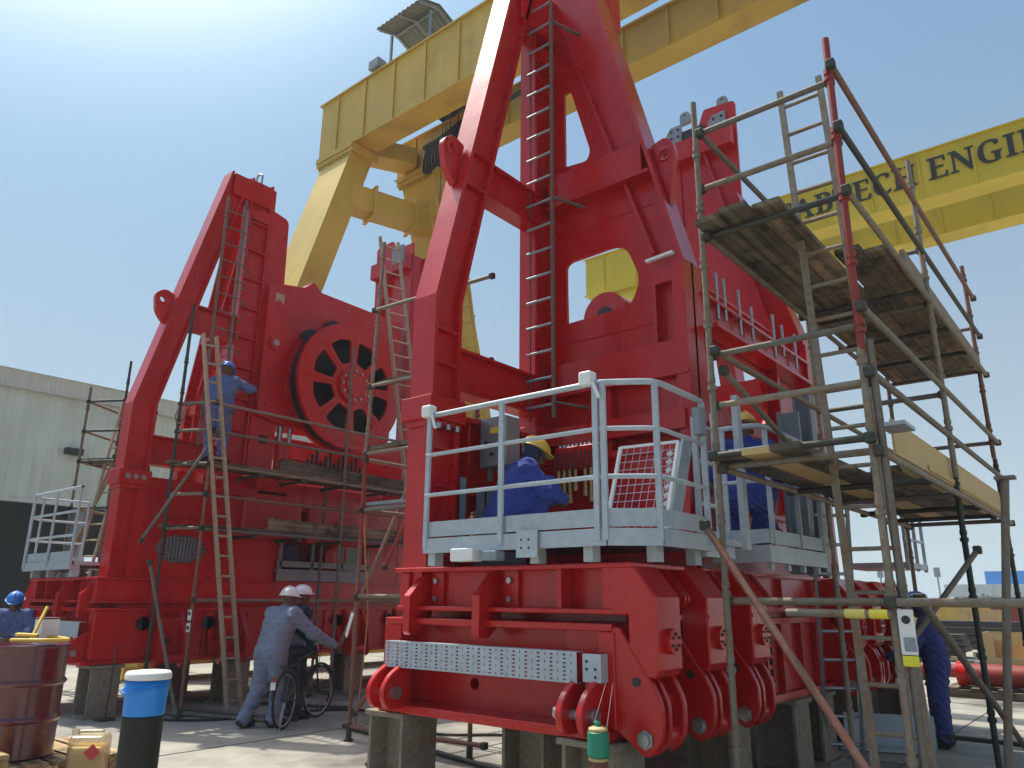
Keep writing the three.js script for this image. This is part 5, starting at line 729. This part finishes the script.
  const jb = thing('timber_sleeper', 'flat timber under the jerrycan', 'timber', [-7, 0, -3]); plank(jb, [-7.5, 0.05, -3.3], [-6.4, 0.05, -2.7], 0.5, 0.095, PLANKS[2], 'board');
  // pipe and cooler
  const px = -5.2, pz = -2.56; const pp = solo('steel_pipe', [tube([px, 0, pz], [px, 0.855, pz], 0.124, 28), ], std(lin(0.03, 0.027, 0.025), 0.7, { map: rustMap }), 'upright black pipe stub carrying the blue water cooler', 'pipe');
  const cl = thing('water_cooler', 'blue water cooler jug with white lid standing on the black pipe', 'cooler', [px, 0.855, pz]);
  const lat = (a, m, n) => part(cl, n, new THREE.LatheGeometry(a.map(q => new THREE.Vector2(...q)), 40).translate(px, 0.857, pz), m);
  lat([[0, 0], [0.118, 0], [0.125, 0.012], [0.132, 0.15], [0.138, 0.22], [0, 0.22]], std(lin(0.015, 0.22, 0.66), 0.35), 'body'); lat([[0, 0.221], [0.14, 0.221], [0.143, 0.23], [0.141, 0.255], [0.13, 0.27], [0.095, 0.274], [0.085, 0.264], [0, 0.264]], std(lin(0.72, 0.71, 0.66), 0.5), 'lid');
  part(cl, 'handle', [path([[px - 0.14, 1.06, pz], [px - 0.1, 1.02, pz + 0.105], [px, 1.0, pz + 0.148], [px + 0.1, 1.02, pz + 0.105], [px + 0.14, 1.06, pz]], 0.007, 6, 30)], std(lin(0.012, 0.18, 0.6), 0.4));
  // hanging jug
  const hx = -2.935, hz = -4.44; const gj = thing('hanging_jug', 'green plastic jug hanging on strings at the right front corner', 'jug', [hx, 0.5, hz]);
  const lj = (a, m, n) => part(gj, n, new THREE.LatheGeometry(a.map(q => new THREE.Vector2(...q)), 28).translate(hx, 0, hz), m);
  lj([[0, 0.635], [0.066, 0.635], [0.07, 0.645], [0.07, 0.775], [0.066, 0.785], [0, 0.785]], std(lin(0.008, 0.22, 0.13), 0.4), 'body'); lj([[0, 0.786], [0.066, 0.786], [0.06, 0.805], [0.035, 0.815], [0, 0.815]], std(lin(0.55, 0.42, 0.20), 0.6), 'shoulder'); lj([[0, 0.815], [0.022, 0.815], [0.022, 0.845], [0, 0.845]], std(lin(0.008, 0.2, 0.12), 0.4), 'cap'); lj([[0, 0.612], [0.064, 0.612], [0.064, 0.634], [0, 0.634]], std(lin(0.55, 0.42, 0.20), 0.6), 'band'); lj([[0, 0.5], [0.05, 0.5], [0.055, 0.611], [0, 0.611]], std(lin(0.16, 0.05, 0.02), 0.5), 'base');
  part(gj, 'string', [tube([hx - 0.03, 0.83, hz], [hx - 0.035, 1.06, hz - 0.16], 0.002, 4), tube([hx + 0.06, 0.78, hz], [hx + 0.02, 1.06, hz - 0.16], 0.002, 4)], WHITE);
}
// galvanised chute and pipes lying behind the scaffold
solo('galvanised_trough', [bar([-3.1, 0.18, -9.9], [-2.2, 0.18, -10.2], 0.03, 0.35), bar([-3.1, 0.02, -9.7], [-2.2, 0.02, -10.0], 0.4, 0.02)], GALV, 'dull galvanised trough on the ground behind the aluminium ladder', 'trough');
for (const [a, b, l] of [[[-8.3, 0.03, -6.7], [-4.4, 0.03, -5.9], 'dark steel bar lying on the ground under the central machine front'], [[-6.3, 0.03, -5.4], [-3.9, 0.03, -6.0], 'second dark steel bar, nearer, under the central machine'], [[-12.6, 0.03, -6.5], [-9.5, 0.03, -7.8], 'rusty bar on the ground behind the bicycle']]) solo('steel_bar', [tube(a, b, 0.025, 8)], TUBEDK, l, 'steel bar');
{ const t = thing('hand_rod', 'thin steel rod standing beside the left front pedestal', 'rod', [-11.0, 0, -5.0]); part(t, 'rod', tube([-11.1, 0, -4.95], [-11.05, 0.95, -4.95], 0.012, 6), TUBEDK); part(t, 'foot', box(-11.2, -11.0, 0.001, 0.03, -5.05, -4.85), TUBEDK); }

solo('rope', [path([[-7.58, 3.3, -6.2], [-7.75, 2.4, -6.4], [-8.2, 1.5, -6.9], [-8.35, 0.7, -7.0], [-8.3, 0.05, -6.9], [-8.6, 0.02, -7.2]], 0.01, 5, 40)], std(lin(0.5, 0.22, 0.08), 0.9), 'thin orange rope hanging from the middle scaffold down beside the bicycle', 'rope');
solo('welding_cable', [path([[-10.9, 0.02, -5.2], [-10.0, 0.02, -5.9], [-9.7, 0.02, -7.4], [-8.6, 0.02, -8.0], [-7.2, 0.02, -7.1], [-6.4, 0.02, -7.6]], 0.016, 6, 60)], RUBBER, 'black cable winding over the ground between the two machines', 'cable');
for (let i = 0; i < 26; i++) { const x = rr(-8.5, -3.2), z = rr(-30, -19), a = rr(0, 3), l = rr(0.25, 0.9), m = pick([PLANKS[0], PLANKS[2], PLANKS[3], GREYP, WHITE]); solo('offcut', [rbox(-l / 2, l / 2, 0.002, rr(0.04, 0.14), -0.08, 0.08, 0.008).rotateY(a).translate(x, 0, z)], m, 'small offcut lying loose on the yard beyond the thick red tube', 'offcut', 'offcuts scattered on the far yard'); }

// ------------------------------------------------------------------ yard clutter on the right
{
  const cr = thing('wooden_crate', 'pale plywood crate standing open on the yard at the right edge', 'crate', [-3.2, 0, -24.2]);
  const W = 0.9; for (const [x0, x1, y0, y1, z0, z1] of [[-3.75, -2.4, 0.1, 0.85, -25.2, -25.15], [-3.8, -3.75, 0.1, 0.85, -25.2, -23.9], [-2.4, -2.35, 0.1, 0.85, -25.2, -23.9], [-3.8, -2.35, 0.02, 0.1, -25.2, -23.9], [-3.8, -3.5, 0.1, 0.85, -23.95, -23.9], [-2.65, -2.35, 0.1, 0.85, -23.95, -23.9], [-3.5, -2.65, 0.1, 0.25, -23.95, -23.9], [-3.5, -2.65, 0.68, 0.85, -23.95, -23.9]]) part(cr, 'panel', box(x0, x1, y0, y1, z0, z1), PLY);
  const rt = thing('red_pipe', 'thick red painted tube lying on a pallet at the right', 'pipe', [-2.2, 0.35, -16.6]); part(rt, 'tube', [cylX(-3.0, -1.0, 0.36, -16.5, 0.19, 20)], TUBERED); part(rt, 'collar', [cylX(-3.05, -2.9, 0.36, -16.5, 0.22, 20)], RED); part(rt, 'bore', cylX(-3.056, -3.05, 0.36, -16.5, 0.12, 16), DARKM);
  const rp = thing('red_pipe', 'thinner red pipe behind the thick red tube', 'pipe', [-3.5, 0.3, -18.2]); part(rp, 'tube', [cylX(-5.0, -2.7, 0.3, -18.0, 0.13, 16)], TUBERED);
  for (const [x, l] of [[-0.6, 'grey ribbed hose coil right of the red tube'], [-0.1, 'second grey hose coil at the right edge']]) solo('hose_coil', [new THREE.TorusGeometry(0.22, 0.1, 10, 24).rotateY(1.0).translate(x, 0.36, -16.6)], GREYP, l, 'hose');
  const pal = thing('wooden_pallet', 'weathered pallet under the thick red tube', 'pallet', [-2, 0, -16.5]); for (let i = 0; i < 7; i++) plank(pal, [-3.1 + i * 0.4, 0.15, -17.0], [-3.1 + i * 0.4, 0.15, -16.0], 0.2, 0.03, PLANKS[2], 'deck_board'); for (const z of [-16.95, -16.5, -16.05]) plank(pal, [-3.2, 0.07, z], [-0.6, 0.07, z], 0.1, 0.12, PLANKS[1], 'stringer');
  const labels = ['low heap of grey offcuts left of the crate', 'flat stack of grey plates behind the standing worker', 'dark scrap bundle beyond the red tube', 'pale concrete block behind the scrap', 'grey block left of the plywood crate', 'dark steel frame stack behind the crate'];
  [[-5.6, -21, 1.6, 0.25, 1.0, GREYP], [-4.7, -19.4, 1.4, 0.18, 0.9, PLANKS[3]], [-6.2, -24, 1.8, 0.35, 1.2, TUBEDK], [-6.5, -28, 1.0, 0.9, 1.0, PEDW], [-5.3, -27.5, 1.0, 0.7, 1.0, PLANKS[3]], [-5.0, -33, 3.0, 1.0, 1.2, DARKM]].forEach(([x, z, w, h, d, m], i) => { const t = thing('scrap_stack', labels[i], 'scrap', [x, 0, z]); const n = 4; for (let q = 0; q < n; q++) part(t, 'layer', box(x - w / 2 + rr(-0.1, 0.1), x + w / 2 + rr(-0.1, 0.1), 0.003 + q * h / n, (q + 0.85) * h / n, z - d / 2 + rr(-0.1, 0.1), z + d / 2), m); });
  const skip = (x, z, w, h, d, m, label) => { const t = thing('skip_container', label, 'container', [x, 0, z]); part(t, 'body', prismZ([[x - w / 2 + 0.2, 0.02], [x + w / 2 - 0.2, 0.02], [x + w / 2, h], [x - w / 2, h]], z - d / 2, z + d / 2), m); part(t, 'rim', [box(x - w / 2 - 0.05, x + w / 2 + 0.05, h, h + 0.08, z + d / 2 - 0.05, z + d / 2 + 0.05)], m); for (let i = 1; i < 5; i++) part(t, 'rib', box(x - w / 2 + w * i / 5 - 0.05, x - w / 2 + w * i / 5 + 0.05, 0.1, h, z + d / 2, z + d / 2 + 0.06), m); };
  skip(-9.4, -52, 5.2, 1.5, 2.5, YELLOW, 'yellow skip container far back behind the standing worker'); skip(-5.2, -50, 3.6, 1.3, 2.4, TUBERED, 'red steel skip far back at the right edge'); skip(-7.0, -46, 2.0, 1.2, 2, PLY, 'ochre box bin in front of the yellow skip');
  const B = thing('office_building', 'low grey flat-roofed building with blue upper block on the horizon', 'building', [-14, 0, -112]);
  const GB = std(lin(0.50, 0.52, 0.52), 0.7), GD = std(lin(0.18, 0.21, 0.23), 0.5), GW = std(lin(0.70, 0.71, 0.70), 0.7);
  part(B, 'wall', box(-20, 14, 0, 1.5, -120, -110), GW); part(B, 'roof_band', box(-20.4, 14, 2.3, 3.8, -120, -109.6), GB); const wnd = part(B, 'window_band', box(-19.6, 13.6, 1.5, 2.3, -119, -110.3), GD); for (let x = -19; x < 13; x += 1.6) part(B, 'mullion', box(x, x + 0.16, 1.502, 2.298, -110.298, -110.2), GW, wnd); for (let x = -19.5; x < 13; x += 2.2) part(B, 'fascia_panel', box(x, x + 2.1, 2.5, 3.6, -109.6, -109.5), GB);
  part(B, 'upper_block', box(-16.2, -11.5, 3.8, 5.4, -118, -112), std(lin(0.02, 0.22, 0.60), 0.6));
  for (const [x, l] of [[-18.2, 'left lamp mast on the horizon beside the grey building'], [-24, 'thin mast on the horizon left of the trees']]) { const t = thing('lamp_mast', l, 'mast', [x, 0, -95]); part(t, 'pole', tube([x, 0, -95], [x, 4.4, -95], 0.09, 6), GREYP); part(t, 'head', box(x - 0.3, x + 0.3, 4.3, 5.3, -95.1, -94.9), GREYP); }
  // trees on the horizon
  const LEAF = [lin(0.06, 0.10, 0.035), lin(0.09, 0.12, 0.05)].map(c => std(c, 0.9));
  const tl = ['low bushy tree at the left of the horizon gap', 'wider tree beside the grey building', 'dusty tree in front of the grey building', 'small tree by the right scaffold pole', 'tree at the right edge of the horizon'];
  [[-23.5, 3.4], [-21.6, 2.9], [-18, 2.2], [-14.5, 2.4], [-10.5, 2.3]].forEach(([x, h], i) => { const z = -96 - 2 * (i % 2), t = thing('tree', tl[i], 'tree', [x, 0, z]); part(t, 'trunk', [tube([x, 0, z], [x, h * 0.6, z], 0.14, 6, 0.07), tube([x, h * 0.4, z], [x + 0.5, h * 0.75, z], 0.06, 5, 0.03), tube([x, h * 0.45, z], [x - 0.5, h * 0.7, z + 0.2], 0.06, 5, 0.03)], PLANKS[3]); const pos = []; for (let q = 0; q < 900; q++) { const a = rr(0, 6.28), r = Math.sqrt(rnd()) * 1.5, yy = h * 0.45 + rnd() * h * 0.6 * (1 - 0.25 * r), cx = x + r * Math.cos(a), cz = z + r * Math.sin(a), s = 0.17; const v = () => [cx + rr(-s, s), yy + rr(-s, s), cz + rr(-s, s)]; pos.push(...v(), ...v(), ...v()); } const g = new THREE.BufferGeometry(); g.setAttribute('position', new THREE.Float32BufferAttribute(pos, 3)); g.computeVertexNormals(); part(t, 'crown', g, LEAF[i % 2]); });
}
renderer.render(scene, camera);
